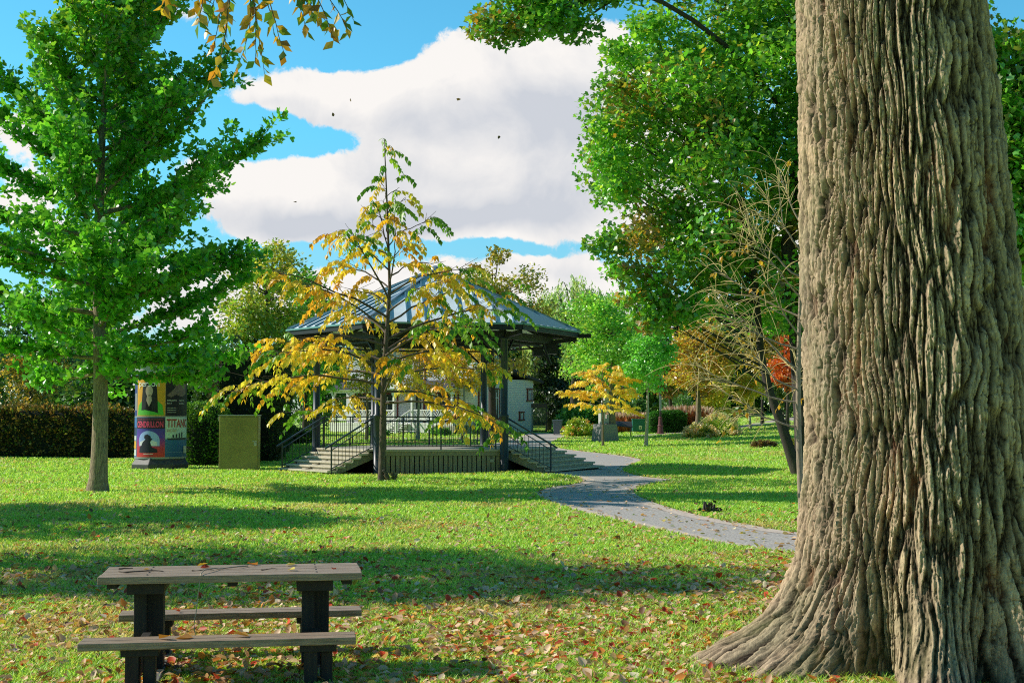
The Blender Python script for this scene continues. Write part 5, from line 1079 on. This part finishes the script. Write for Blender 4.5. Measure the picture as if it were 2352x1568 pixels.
sh('flowering_shrub', 'low yellow green shrub with orange blooms beside the wheelie bin', 1330, 1000, 96, 85, 42, [(.36, .52, .06), (.5, .54, .08), (.24, .4, .05)], 203, n=55, per=110, leaf=.15, flowers=(26, .11, [(.6, .25, .08), (.56, .4, .1)]))
sh('garden_shrub', 'broad deep green shrub behind the flowering shrub', 1335, 985, 104, 130, 82, GS, 204, n=60, per=120, leaf=.2)
sh('garden_shrub', 'light grey green shrub behind the information panel', 1445, 985, 108, 110, 95, [(.09, .22, .06), (.12, .27, .08), (.07, .17, .05)], 205, n=60, per=120, leaf=.22)
sh('garden_shrub', 'pale green willowy shrub behind the clipped block hedge', 1560, 980, 110, 110, 90, [(.12, .28, .08), (.16, .32, .1), (.1, .22, .06)], 206, n=60, per=120, leaf=.22, tmpl=T_NARROW)
sh('garden_shrub', 'dark low shrub left of the bandstand steps near the sign pole', 690, 1008, 80, 90, 46, DK, 207, n=50, per=100, leaf=.16)
sh('garden_shrub', 'small leafy shrub under the white house porch', 1010, 1002, 98, 60, 28, GS + [(.3, .36, .08)], 208, n=36, per=90, leaf=.13)
sh('garden_shrub', 'small dark bush at the left end of the white house porch', 868, 1002, 99, 50, 26, GS, 209, n=30, per=90, leaf=.14)
sh('garden_shrub', 'dark bush at the corner of the white house', 1112, 1003, 100, 55, 34, DK, 210, n=34, per=90, leaf=.15)
sh('garden_shrub', 'yellow green shrub at the foot of the maple stem beside the big trunk', 1826, 1030, 62, 40, 45, [(.3, .36, .06), (.24, .32, .05), (.4, .38, .1)], 211, n=36, per=90, leaf=.13, ry=.6)
sh('perennial_patch', 'small patch of brown dry perennials on the right lawn', 1752, 1018, 72, 82, 16, [(.2, .12, .05), (.26, .17, .07), (.12, .12, .04), (.16, .08, .04)], 212, n=50, per=60, leaf=.14, tmpl=T_NARROW, ry=.7)
def grass_clump(label, px, py, Y, wpx, hpx, seed):
    rg = np.random.default_rng(seed); c = at(px, py, Y); w = wpx / FPX * Y / 2; h = hpx / FPX * Y; t = thing('ornamental_grass', label, 'ornamental grass', (c[0], Y, g(c[0], Y)), group='clumps of ornamental grass')
    n = 1500; P = np.stack([rg.uniform(-w, w, n), rg.uniform(-.7, .7, n), 0 * rg.random(n)], 1) * .8; tip = np.stack([P[:, 0] / w * .5, P[:, 1] * .3, np.ones(n)], 1) + rg.normal(0, .12, (n, 3))
    leaves_mesh('blades', P, tip, rg.normal(0, 1, (n, 3)), h * (.55 + .4 * rg.random(n)), pick(rg, [(.5, .16, .07), (.56, .24, .1), (.42, .12, .05), (.5, .3, .14)], n, .15), T_NARROW, LITTER, t)
    k = 420; Q = P[:k] + nrm(tip[:k]) * h * .82 + rg.normal(0, .06, (k, 3)); leaves_mesh('plumes', Q, tip[:k], rg.normal(0, 1, (k, 3)), h * .3, pick(rg, [(.62, .46, .38), (.68, .54, .46), (.56, .36, .28)], k, .1), T_NARROW, LITTER, t)
grass_clump('reddish plumed grass clump behind the information panel', 1440, 990, 103, 95, 42, 221); grass_clump('reddish plumed grass clump right of the clipped block hedge', 1578, 988, 99, 90, 52, 222)

# ------------------------------------------------------------------ monument, panel, box, lamp, bin
STONE = mat('grey_granite', (.24, .235, .225), .7, .3, 30, bump=.2); PALE = mat('pale_stone', (.52, .51, .47), .7, .15, 14, bump=.2)
c = at(1390, 1013, 84); mo = thing('stone_monument', 'pale carved stone monument on a tapering grey granite plinth', 'monument', (c[0], 84, g(c[0], 84)), R(24))
m = MB(); b_, t_ = .62, .52; m.add([(-b_, -b_, -.1), (b_, -b_, -.1), (b_, b_, -.1), (-b_, b_, -.1), (-t_, -t_, 1.02), (t_, -t_, 1.02), (t_, t_, 1.02), (-t_, t_, 1.02)], [(3, 2, 1, 0), (4, 5, 6, 7), (0, 1, 5, 4), (1, 2, 6, 5), (2, 3, 7, 6), (3, 0, 4, 7)]); m.build('plinth', STONE, mo, .02)
m = MB(); m.box((-.22, 0, 1.35), (.3, .34, .66)); m.box((.24, .02, 1.3), (.26, .3, .56)); m.box((0, 0, 1.82), (.92, .36, .2)); m.box((.02, 0, 2.06), (.62, .34, .3)); m.box((.06, 0, 2.32), (.5, .3, .2)); m.box((.08, 0, 2.62), (.34, .26, .44)); m.box((.1, 0, 2.96), (.22, .2, .3)); m.box((0, 0, 1.2), (.6, .2, .3)); m.box((-.34, -.05, 1.98), (.14, .3, .16)); m.build('carving', PALE, mo, .03)
c = at(1432, 1000, 93); ip = thing('information_panel', 'slanted dark information panel on two legs beside the monument', 'information panel', (c[0], 93, g(c[0], 93)), R(6))
m = MB(); m.add([(-.62, -.25, .78), (.56, -.25, .66), (.6, .25, 1.0), (-.56, .25, 1.05), (-.62, -.25, .72), (.56, -.25, .6), (.6, .25, .94), (-.56, .25, .99)], [(0, 1, 2, 3), (7, 6, 5, 4), (0, 4, 5, 1), (1, 5, 6, 2), (2, 6, 7, 3), (3, 7, 4, 0)]); m.build('board', flat('panel_grey', (.075, .07, .068), .4), ip, .01)
m = MB(); m.bar((-.58, .1, -.05), (-.55, .1, .88), .06, .08); m.build('leg', BLACK, ip); m = MB(); m.bar((.5, .1, -.05), (.52, .1, .82), .06, .08); m.build('leg', BLACK, ip)
c = at(1470, 992, 100); gbx = thing('green_box', 'low teal green service box between information panel and clipped hedge', 'service box', (c[0], 100, g(c[0], 100)))
m = MB(); m.box((0, 0, .5), (1.1, .6, .8)); m.build('body', flat('teal_box', (.02, .16, .15), .5), gbx, .02); m = MB(); m.box((0, 0, .93), (1.16, .66, .06)); m.build('lid', flat('teal_lid', (.05, .22, .2), .5), gbx, .01)
m = MB(); m.box((0, -.31, .36), (.2, .02, .24)); m.build('notice', flat('notice_white', (.75, .75, .72), .6), gbx); m = MB(); m.box((0, -.322, .34), (.08, .01, .09)); m.build('notice_mark', flat('notice_dark', (.05, .05, .05), .6), gbx); m = MB(); m.box((0, 0, .06), (1.0, .5, .12)); m.build('base', flat('box_base', (.2, .2, .19), .8), gbx)
c = at(1517, 990, 95); lp_ = thing('lamp_post', 'tall lamp post with a maroon fluted base in front of the clipped hedge', 'lamp post', (c[0], 95, g(c[0], 95)))
m = MB(); m.lathe([(.28, -.1), (.28, .08), (.2, .12), (.17, .5), (.21, .55), (.15, .62), (.12, 1.05), (.14, 1.1), (.08, 1.16)], 12); m.build('base', flat('maroon_iron', (.16, .055, .06), .5), lp_, smooth=False)
m = MB(); m.tube([(0, 0, 1.1), (0, 0, 6.2)], [.075, .055], 12); m.build('pole', flat('dark_pole', (.09, .075, .1), .5), lp_, smooth=True); m = MB(); m.box((0, -.11, 2.05), (.13, .02, 1.0)); m.build('notice_strip', flat('strip', (.5, .5, .52), .6), lp_)
m = MB(); m.lathe([(.08, 6.2), (.28, 6.3), (.32, 6.7), (.1, 6.95), (.03, 7.1)], 12); m.build('lantern', flat('lantern', (.2, .2, .22), .4), lp_)
c = at(1281, 998, 100); bn = thing('wheelie_bin', 'grey blue wheelie bin at the end of the driveway', 'wheelie bin', (c[0], 100, g(c[0], 100)), R(-8))
m = MB(); m.add([(-.24, -.26, .06), (.24, -.26, .06), (.24, .26, .06), (-.24, .26, .06), (-.31, -.36, .98), (.31, -.36, .98), (.31, .36, .98), (-.31, .36, .98)], [(3, 2, 1, 0), (4, 5, 6, 7), (0, 1, 5, 4), (1, 2, 6, 5), (2, 3, 7, 6), (3, 0, 4, 7)]); m.build('body', flat('bin_grey', (.12, .15, .19), .5), bn, .02)
m = MB(); m.box((0, 0, 1.02), (.68, .78, .07)); m.box((0, .42, .98), (.5, .08, .05)); m.build('lid', flat('bin_lid', (.16, .2, .26), .45), bn, .02)
for sx in (-.28, .28): m = MB(); m.tube([(sx - .03, .25, .1), (sx + .03, .25, .1)], .1, 14); m.build('wheel', BLACK, bn)
# sign pole, sunburst gate, stump
c = at(648, 1022, 78); spole = thing('sign_pole', 'thin white metal pole with a small box beside the tall cedar hedge', 'sign pole', (c[0], 78, g(c[0], 78)))
m = MB(); m.tube([(0, 0, -.1), (0, 0, 3.1)], .035, 10); m.build('pole', flat('white_pole', (.6, .62, .62), .5), spole, smooth=True); m = MB(); m.box((-.1, 0, 2.25), (.12, .1, .42)); m.build('control_box', flat('box_grey', (.45, .45, .44), .5), spole, .01)
c = at(656, 1000, 96); sg_ = thing('sunburst_fence', 'cream fence panel with a sunburst fan behind the sign pole', 'fence', (c[0], 96, g(c[0], 96)))
CREAM = flat('cream_paint', (.62, .55, .4), .6)
m = MB(); m.box((0, 0, .55), (2.0, .08, .08)); m.box((0, 0, 1.75), (2.0, .08, .08)); m.box((-.98, 0, .9), (.1, .1, 1.9)); m.box((.98, 0, .9), (.1, .1, 1.9)); m.build('frame', CREAM, sg_)
m = MB()
for a in np.linspace(8, 172, 15): m.bar((0, 0, .6), (.9 * math.cos(R(a)), 0, .6 + 1.1 * math.sin(R(a))), .04, .05)
m.build('fan_slats', CREAM, sg_)
c = at(1630, 1172, 28); su = thing('stump', 'small dark broken stump with leaves in the grass beside the path', 'stump', (c[0], 28, g(c[0], 28)))
rs = np.random.default_rng(12); m = MB()
for k in range(7): a = rs.random() * 6.28; m.tube([(.06 * math.cos(a), .06 * math.sin(a), -.03), (.1 * math.cos(a), .1 * math.sin(a), .08), (.13 * math.cos(a) + rs.normal(0, .03), .13 * math.sin(a), rs.uniform(.12, .24))], [.06, .045, .015], 7)
m.build('wood', BARKD, su); Pq = rs.normal(0, .12, (40, 3)); Pq[:, 2] = abs(Pq[:, 2]) * .6 + .03; leaves_mesh('dead_leaves', Pq, rs.normal(0, 1, (40, 3)), rs.normal(0, 1, (40, 3)), .09, pick(rs, [(.04, .03, .02), (.08, .05, .03), (.03, .05, .015)], 40), T_DRY, LITTER, su)

# ------------------------------------------------------------------ white house
HC = at(1091, 1002, 103); hz = g(HC[0], 103)
hs = thing('white_house', 'white clapboard house with a front porch seen through the bandstand', 'house', (HC[0], 103, hz), R(-38))
def clap(name, c, sh_=.13):
    mm = bpy.data.materials.new(name); t_, N_, L_ = nt(mm); o_ = N_.new('ShaderNodeOutputMaterial'); b_ = N_.new('ShaderNodeBsdfPrincipled'); b_.inputs['Roughness'].default_value = .6; L_.new(b_.outputs[0], o_.inputs[0])
    tc_ = N_.new('ShaderNodeTexCoord'); s_ = N_.new('ShaderNodeSeparateXYZ'); L_.new(tc_.outputs['Object'], s_.inputs[0])
    q = N_.new('ShaderNodeMath'); q.operation = 'MULTIPLY'; q.inputs[1].default_value = 1 / sh_; L_.new(s_.outputs[2], q.inputs[0]); f = N_.new('ShaderNodeMath'); f.operation = 'FRACT'; L_.new(q.outputs[0], f.inputs[0])
    cr = N_.new('ShaderNodeValToRGB'); cr.color_ramp.elements[0].color = (*[v * .55 for v in c], 1); cr.color_ramp.elements[1].position = .22; cr.color_ramp.elements[1].color = (*c, 1); L_.new(f.outputs[0], cr.inputs[0]); L_.new(cr.outputs[0], b_.inputs['Base Color'])
    bp = N_.new('ShaderNodeBump'); bp.inputs['Strength'].default_value = .6; bp.inputs['Distance'].default_value = .03; L_.new(f.outputs[0], bp.inputs['Height']); L_.new(bp.outputs[0], b_.inputs['Normal']); return mm
CLAP = clap('white_clapboard', (.8, .82, .84)); WHT = flat('white_trim', (.8, .8, .78), .5); MAR = flat('maroon_trim', (.2, .04, .03), .5); SHG = mat('dark_shingle', (.06, .06, .068), .9, .3, 14, bump=.4); GLS = flat('window_glass', (.05, .065, .075), .12, 0, .8)
LH, DH = 13.0, 3.3
# walls: main block, front face on y=0 running left from the corner
m = MB(); m.box((-LH / 2, DH / 2, 3.15), (LH, DH, 6.3)); m.build('wall', CLAP, hs)
m = MB(); m.box((0, DH + 1.7, 2.0), (5.0, 3.4, 4.0)); wg = m.build('wall', CLAP, hs, label='lower rear wing wall')
wg.location = (-2.3, 0, 0)
m = MB(); x0, x1, y0, y1 = -LH - .35, .35, -.35, DH + .35; zt_ = 6.3
m.add([(x0, y0, zt_ - .1), (x1, y0, zt_ - .1), (x1, y1, zt_ - .1), (x0, y1, zt_ - .1), (x0 + 2.6, DH / 2, 8.1), (x1 - 2.6, DH / 2, 8.1)], [(0, 1, 5, 4), (1, 2, 5), (2, 3, 4, 5), (3, 0, 4), (3, 2, 1, 0)]); rf = m.build('roof', SHG, hs)
m = MB(); m.add([(-4.9, DH + .0, 4.9), (.6, DH + .0, 4.9), (.6, DH + 4.2, 3.95), (-4.9, DH + 4.2, 3.95), (-4.9, DH + 0, 4.7), (.6, DH, 4.7), (.6, DH + 4.2, 3.75), (-4.9, DH + 4.2, 3.75)], [(0, 1, 2, 3), (7, 6, 5, 4), (0, 4, 5, 1), (1, 5, 6, 2), (2, 6, 7, 3), (3, 7, 4, 0)]); rw_ = m.build('roof', SHG, hs, label='low dark roof of the rear wing')
m = MB(); m.lathe([(.14, 4.6), (.14, 5.4), (.2, 5.42), (.2, 5.6)], 10, (-.2, DH + 1.6, 0)); m.build('chimney', BLACK, rw_)
def window(x, y, z, w, h, ry, parent=hs, kind='tall'):
    o = bpy.data.objects.new('window', None); col.objects.link(o); o.parent = parent; o.location = (x, y, z); o.rotation_euler = (0, 0, ry)
    m = MB(); f = .09
    for a in ((-w / 2, 0), (w / 2, 0)): m.box((a[0], -.03, 0), (f, .1, h + f))
    m.box((0, -.03, h / 2), (w + .2, .12, f)); m.box((0, -.03, -h / 2), (w + .24, .14, f)); m.build('frame', MAR, o)
    m = MB(); m.box((0, -.02, h * .2), (w - .09, .05, .07)); m.box((0, -.021, -h * .1), (.06, .045, h - .1)); m.box((-w / 2 + .1, -.022, 0), (.09, .05, h - .1)); m.box((w / 2 - .1, -.022, 0), (.09, .05, h - .1)); m.build('sash', WHT, o)
    m = MB(); m.box((0, .0, 0), (w - .06, .03, h - .06)); m.build('pane', GLS, o)
for x in (-11.2, -8.6, -2.6): window(x, -.02, 2.05, 2.1, 1.9, 0)
for x in (-9.0, -5.3, -2.2): window(x, -.02, 4.75, 1.0, 1.6, 0)
for y, z, h in ((.75, 2.2, 2.2), (2.4, 2.2, 2.2), (2.4, 5.1, 2.1), (.75, 5.1, 2.1)): window(.02, y, z, .75, h, R(90))
window(.22, DH + 2.9, 2.9, .5, .9, R(90)); window(.22, DH + 1.9, 1.3, .45, .6, R(90))
# door
dr_ = bpy.data.objects.new('door', None); col.objects.link(dr_); dr_.parent = hs; dr_.location = (-5.4, -.03, .8)
m = MB(); m.box((-.55, -.03, 1.15), (.14, .1, 2.4)); m.box((.55, -.03, 1.15), (.14, .1, 2.4)); m.box((0, -.03, 2.35), (1.24, .1, .14)); m.build('frame', MAR, dr_); m = MB(); m.box((0, 0, 1.1), (.96, .06, 2.2)); m.build('leaf', WHT, dr_); m = MB(); m.box((0, -.04, 1.5), (.55, .03, 1.0)); m.build('pane', GLS, dr_)
# porch
PD = 1.9
pc = bpy.data.objects.new('porch', None); col.objects.link(pc); pc.parent = hs
m = MB(); m.box((-LH / 2 - .2, -PD / 2, .72), (LH - .6, PD, .16)); m.box((-LH / 2 - .2, -PD + .04, .36), (LH - .6, .06, .56)); m.build('floor', WHT, pc)
m = MB()
for k in range(24):
    m.box((-2.4 + k * .09, -PD - .005, .36), (.03, .03, .44))
for k in range(6): m.box((-1.36, -PD - .005, .18 + k * .08), (2.2, .025, .025))
m.build('lattice', flat('lattice_tan', (.5, .45, .36), .7), pc)
for x in (-12.6, -10.6, -8.0, -6.3, -4.5, -2.6, -.65): m = MB(); m.box((x, -PD + .12, 1.95), (.17, .17, 2.35)); m.box((x, -PD + .12, 2.95), (.3, .26, .2)); m.build('post', WHT, pc, .01)
m = MB(); m.box((-LH / 2 - .2, -PD + .1, 3.15), (LH - .4, .2, .22)); m.box((-LH / 2 - .2, -PD - .12, 3.3), (LH, .5, .1)); m.build('beam', WHT, pc)
m = MB(); m.add([(-LH + .1 - .4, -PD - .4, 3.36), (-.2, -PD - .4, 3.36), (-.2, -.01, 3.95), (-LH - .3, -.01, 3.95), (-LH - .3, -PD - .4, 3.3), (-.2, -PD - .4, 3.3), (-.2, -.01, 3.3), (-LH - .3, -.01, 3.3)], [(0, 1, 2, 3), (0, 4, 5, 1), (1, 5, 6, 2), (3, 7, 4, 0), (4, 7, 6, 5)]); m.build('porch_roof', SHG, pc)
m = MB(); m.add([(-6.6, -PD - .42, 3.3), (-4.2, -PD - .42, 3.3), (-5.4, -PD - .42, 3.95), (-6.6, -.6, 3.4), (-4.2, -.6, 3.4), (-5.4, -.6, 3.95)], [(0, 1, 2), (5, 4, 3), (1, 4, 5, 2), (3, 0, 2, 5), (0, 3, 4, 1)]); pd = m.build('pediment', WHT, pc)
o = text('house_number', '135', -5.62, -5.18, 3.42, .24, (.12, .12, .12), 0, pd, False); 
Vn = np.empty(len(o.data.vertices) * 3, np.float32); o.data.vertices.foreach_get('co', Vn); Vn = Vn.reshape(-1, 3); Vn = np.stack([Vn[:, 0], np.full(len(Vn), -PD - .43), Vn[:, 1]], 1).astype(np.float32); o.data.vertices.foreach_set('co', Vn.ravel()); o.data.update()
for xa, xb in ((-12.5, -10.7), (-10.5, -8.1), (-7.9, -6.4), (-4.4, -2.7), (-2.5, -.75)):
    m = MB(); m.box(((xa + xb) / 2, -PD + .12, 1.72), (xb - xa, .07, .08)); m.box(((xa + xb) / 2, -PD + .12, .95), (xb - xa, .07, .08)); xm = (xa + xb) / 2
    for a in np.linspace(10, 170, 13):
        ca, sa = math.cos(R(a)), math.sin(R(a)); l = min((xb - xa) / 2 / max(abs(ca), .01), .74 / max(sa, .01)); m.bar((xm + .1 * ca, -PD + .12, .98), (xm + l * ca, -PD + .12, .96 + l * sa), .03, .045)
    m.build('balustrade', WHT, pc)
stp = MB()
for k in range(5): stp.box((-5.4, -PD - .15 - .28 * k, .7 - .14 * k), (1.5, .3, .06)); stp.box((-5.4, -PD - .04 - .28 * k, .62 - .14 * k), (1.5, .03, .12))
stp.build('porch_steps', WHT, pc)
for sx in (-6.2, -4.6): m = MB(); m.bar((sx, -PD, 1.7), (sx, -PD - 1.5, 1.0), .07, .1); m.box((sx, -PD - 1.5, .5), (.16, .16, 1.1)); m.bar((sx, -PD, 1.1), (sx, -PD - 1.5, .4), .05, .08); [m.bar((sx, -PD - f, .9 - f * .45), (sx, -PD - f, 1.6 - f * .45), .035, .035) for f in (.25, .5, .75, 1.0, 1.25)]; m.build('porch_handrail', WHT, pc)
m = MB(); m.prism([(-2.6, -.5), (-1.2, -.5), (-1.2, .9), (-2.6, .9)], 6.3, 7.1); m.add([(-2.75, -.55, 7.1), (-1.05, -.55, 7.1), (-1.9, -.55, 7.9), (-2.75, 2, 7.1), (-1.05, 2, 7.1), (-1.9, 2, 7.9)], [(0, 1, 2), (1, 4, 5, 2), (3, 0, 2, 5), (5, 4, 3)]); m.build('dormer', flat('dormer_red', (.35, .07, .06), .6), rf)
# house behind with reddish roof
c = at(1208, 900, 140); h2 = thing('red_roof_house', 'distant house with a red brown roof and white gable', 'house', (c[0], 140, g(c[0], 140)), R(15))
m = MB(); m.box((0, 2, 2), (9, 6, 4.2)); m.build('wall', flat('beige_wall', (.5, .46, .42), .7), h2)
m = MB(); m.add([(-5, -1.4, 4), (5, -1.4, 4), (5, 2, 6.2), (-5, 2, 6.2), (-5, 5.4, 4), (5, 5.4, 4)], [(0, 1, 2, 3), (3, 2, 5, 4), (0, 3, 4), (1, 5, 2), (0, 4, 5, 1)]); r2 = m.build('roof', mat('red_shingle', (.3, .13, .085), .9, .25, 9, bump=.3), h2)
m = MB(); m.add([(.3, -1.6, 4.1), (3.1, -1.6, 4.1), (1.7, -1.6, 5.5), (.3, 1, 4.1), (3.1, 1, 4.1), (1.7, 1, 5.5)], [(0, 1, 2), (1, 4, 5, 2), (3, 0, 2, 5)]); m.build('gable', WHT, r2); m = MB(); m.box((1.5, 2.2, 6.4), (1.0, .7, .9)); m.build('chimney', flat('pale_brick', (.5, .45, .4), .8), r2)
m = MB(); m.add([(.75, -1.63, 4.15), (2.65, -1.63, 4.15), (1.7, -1.63, 5.1)], [(0, 1, 2)]); m.build('gable_panel', flat('gable_grey', (.25, .24, .22), .7), r2)
# garden gate
c = at(1230, 1000, 108); gt_ = thing('garden_gate', 'brown wire mesh garden gate between white house wing and cedar', 'gate', (c[0], 108, g(c[0], 108)))
GW = flat('gate_wood', (.14, .1, .07), .8); m = MB(); m.box((-.85, 0, 1.0), (.1, .1, 2.1)); m.box((.85, 0, 1.0), (.1, .1, 2.1)); m.box((0, 0, 2.0), (1.8, .08, .3)); m.box((0, 0, .08), (1.7, .07, .12)); m.build('frame', GW, gt_)
m = MB()
for k in range(-12, 13): m.bar((k * .07 - .0, 0, .12), (k * .07 + .0, 0, 1.85), .02, .02)
for k in range(24): m.bar((-.8, .015, .15 + k * .07), (.8, .015, .15 + k * .07), .015, .015)
m.build('mesh', flat('gate_mesh', (.26, .22, .14), .8), gt_)
# white building far right
c = at(2380, 900, 60); h3 = thing('white_building', 'corner of a white building glimpsed right of the big trunk', 'house', (c[0] + 2.2, 60, g(c[0], 60)))
m = MB(); m.box((0, 0, 1.7), (5, 4, 3.8)); m.build('wall', CLAP, h3); m = MB(); m.add([(-2.7, -2.3, 3.6), (2.7, -2.3, 3.6), (2.7, 0, 4.8), (-2.7, 0, 4.8), (-2.7, 2.3, 3.6), (2.7, 2.3, 3.6)], [(0, 1, 2, 3), (3, 2, 5, 4), (0, 3, 4), (1, 5, 2), (0, 4, 5, 1)]); m.build('roof', SHG, h3)
m = MB(); m.box((-1.6, -2.01, 1.8), (.9, .05, 1.3)); m.build('window', GLS, h3)
# traffic barrier bits behind the hedge
c = at(448, 960, 66); bar_ = thing('traffic_barrier', 'red and white striped barrier just showing over the autumn hedge', 'barrier', (c[0], 66, g(c[0], 66)))
for k in range(8): m = MB(); m.box((-1.4 + k * .36, 0, 1.98), (.36, .04, .16)); m.build('rail_section', flat('barrier_red', (.6, .04, .04), .5) if k % 2 == 0 else flat('barrier_white', (.75, .75, .75), .5), bar_)
for sx in (-1.3, 1.0): m = MB(); m.box((sx, .04, 1.05), (.07, .05, 2.3)); m.build('post', flat('barrier_post', (.6, .66, .7), .5), bar_)
# leaves drifting in the air
for (px, py, Y, lab) in [(681, 462, 24, 'tiny dark leaf drifting in the sky left of the young treetop'), (807, 233, 22, 'tiny brown leaf drifting high above the cloud edge'), (1048, 227, 22, 'tiny leaf drifting before the bright cloud'), (766, 268, 26, 'speck of a leaf falling under the drooping branch'), (1148, 312, 26, 'speck of a leaf falling right of the young treetop')]:
    p = at(px, py, Y); o = leaves_mesh('drifting_leaf', np.zeros((1, 3)), rg.normal(0, 1, (1, 3)), rg.normal(0, 1, (1, 3)), .075, np.array([(.2, .13, .05)]), T_DRY, LITTER); o.location = [float(v) for v in p]; tag(o, lab, 'falling leaf')
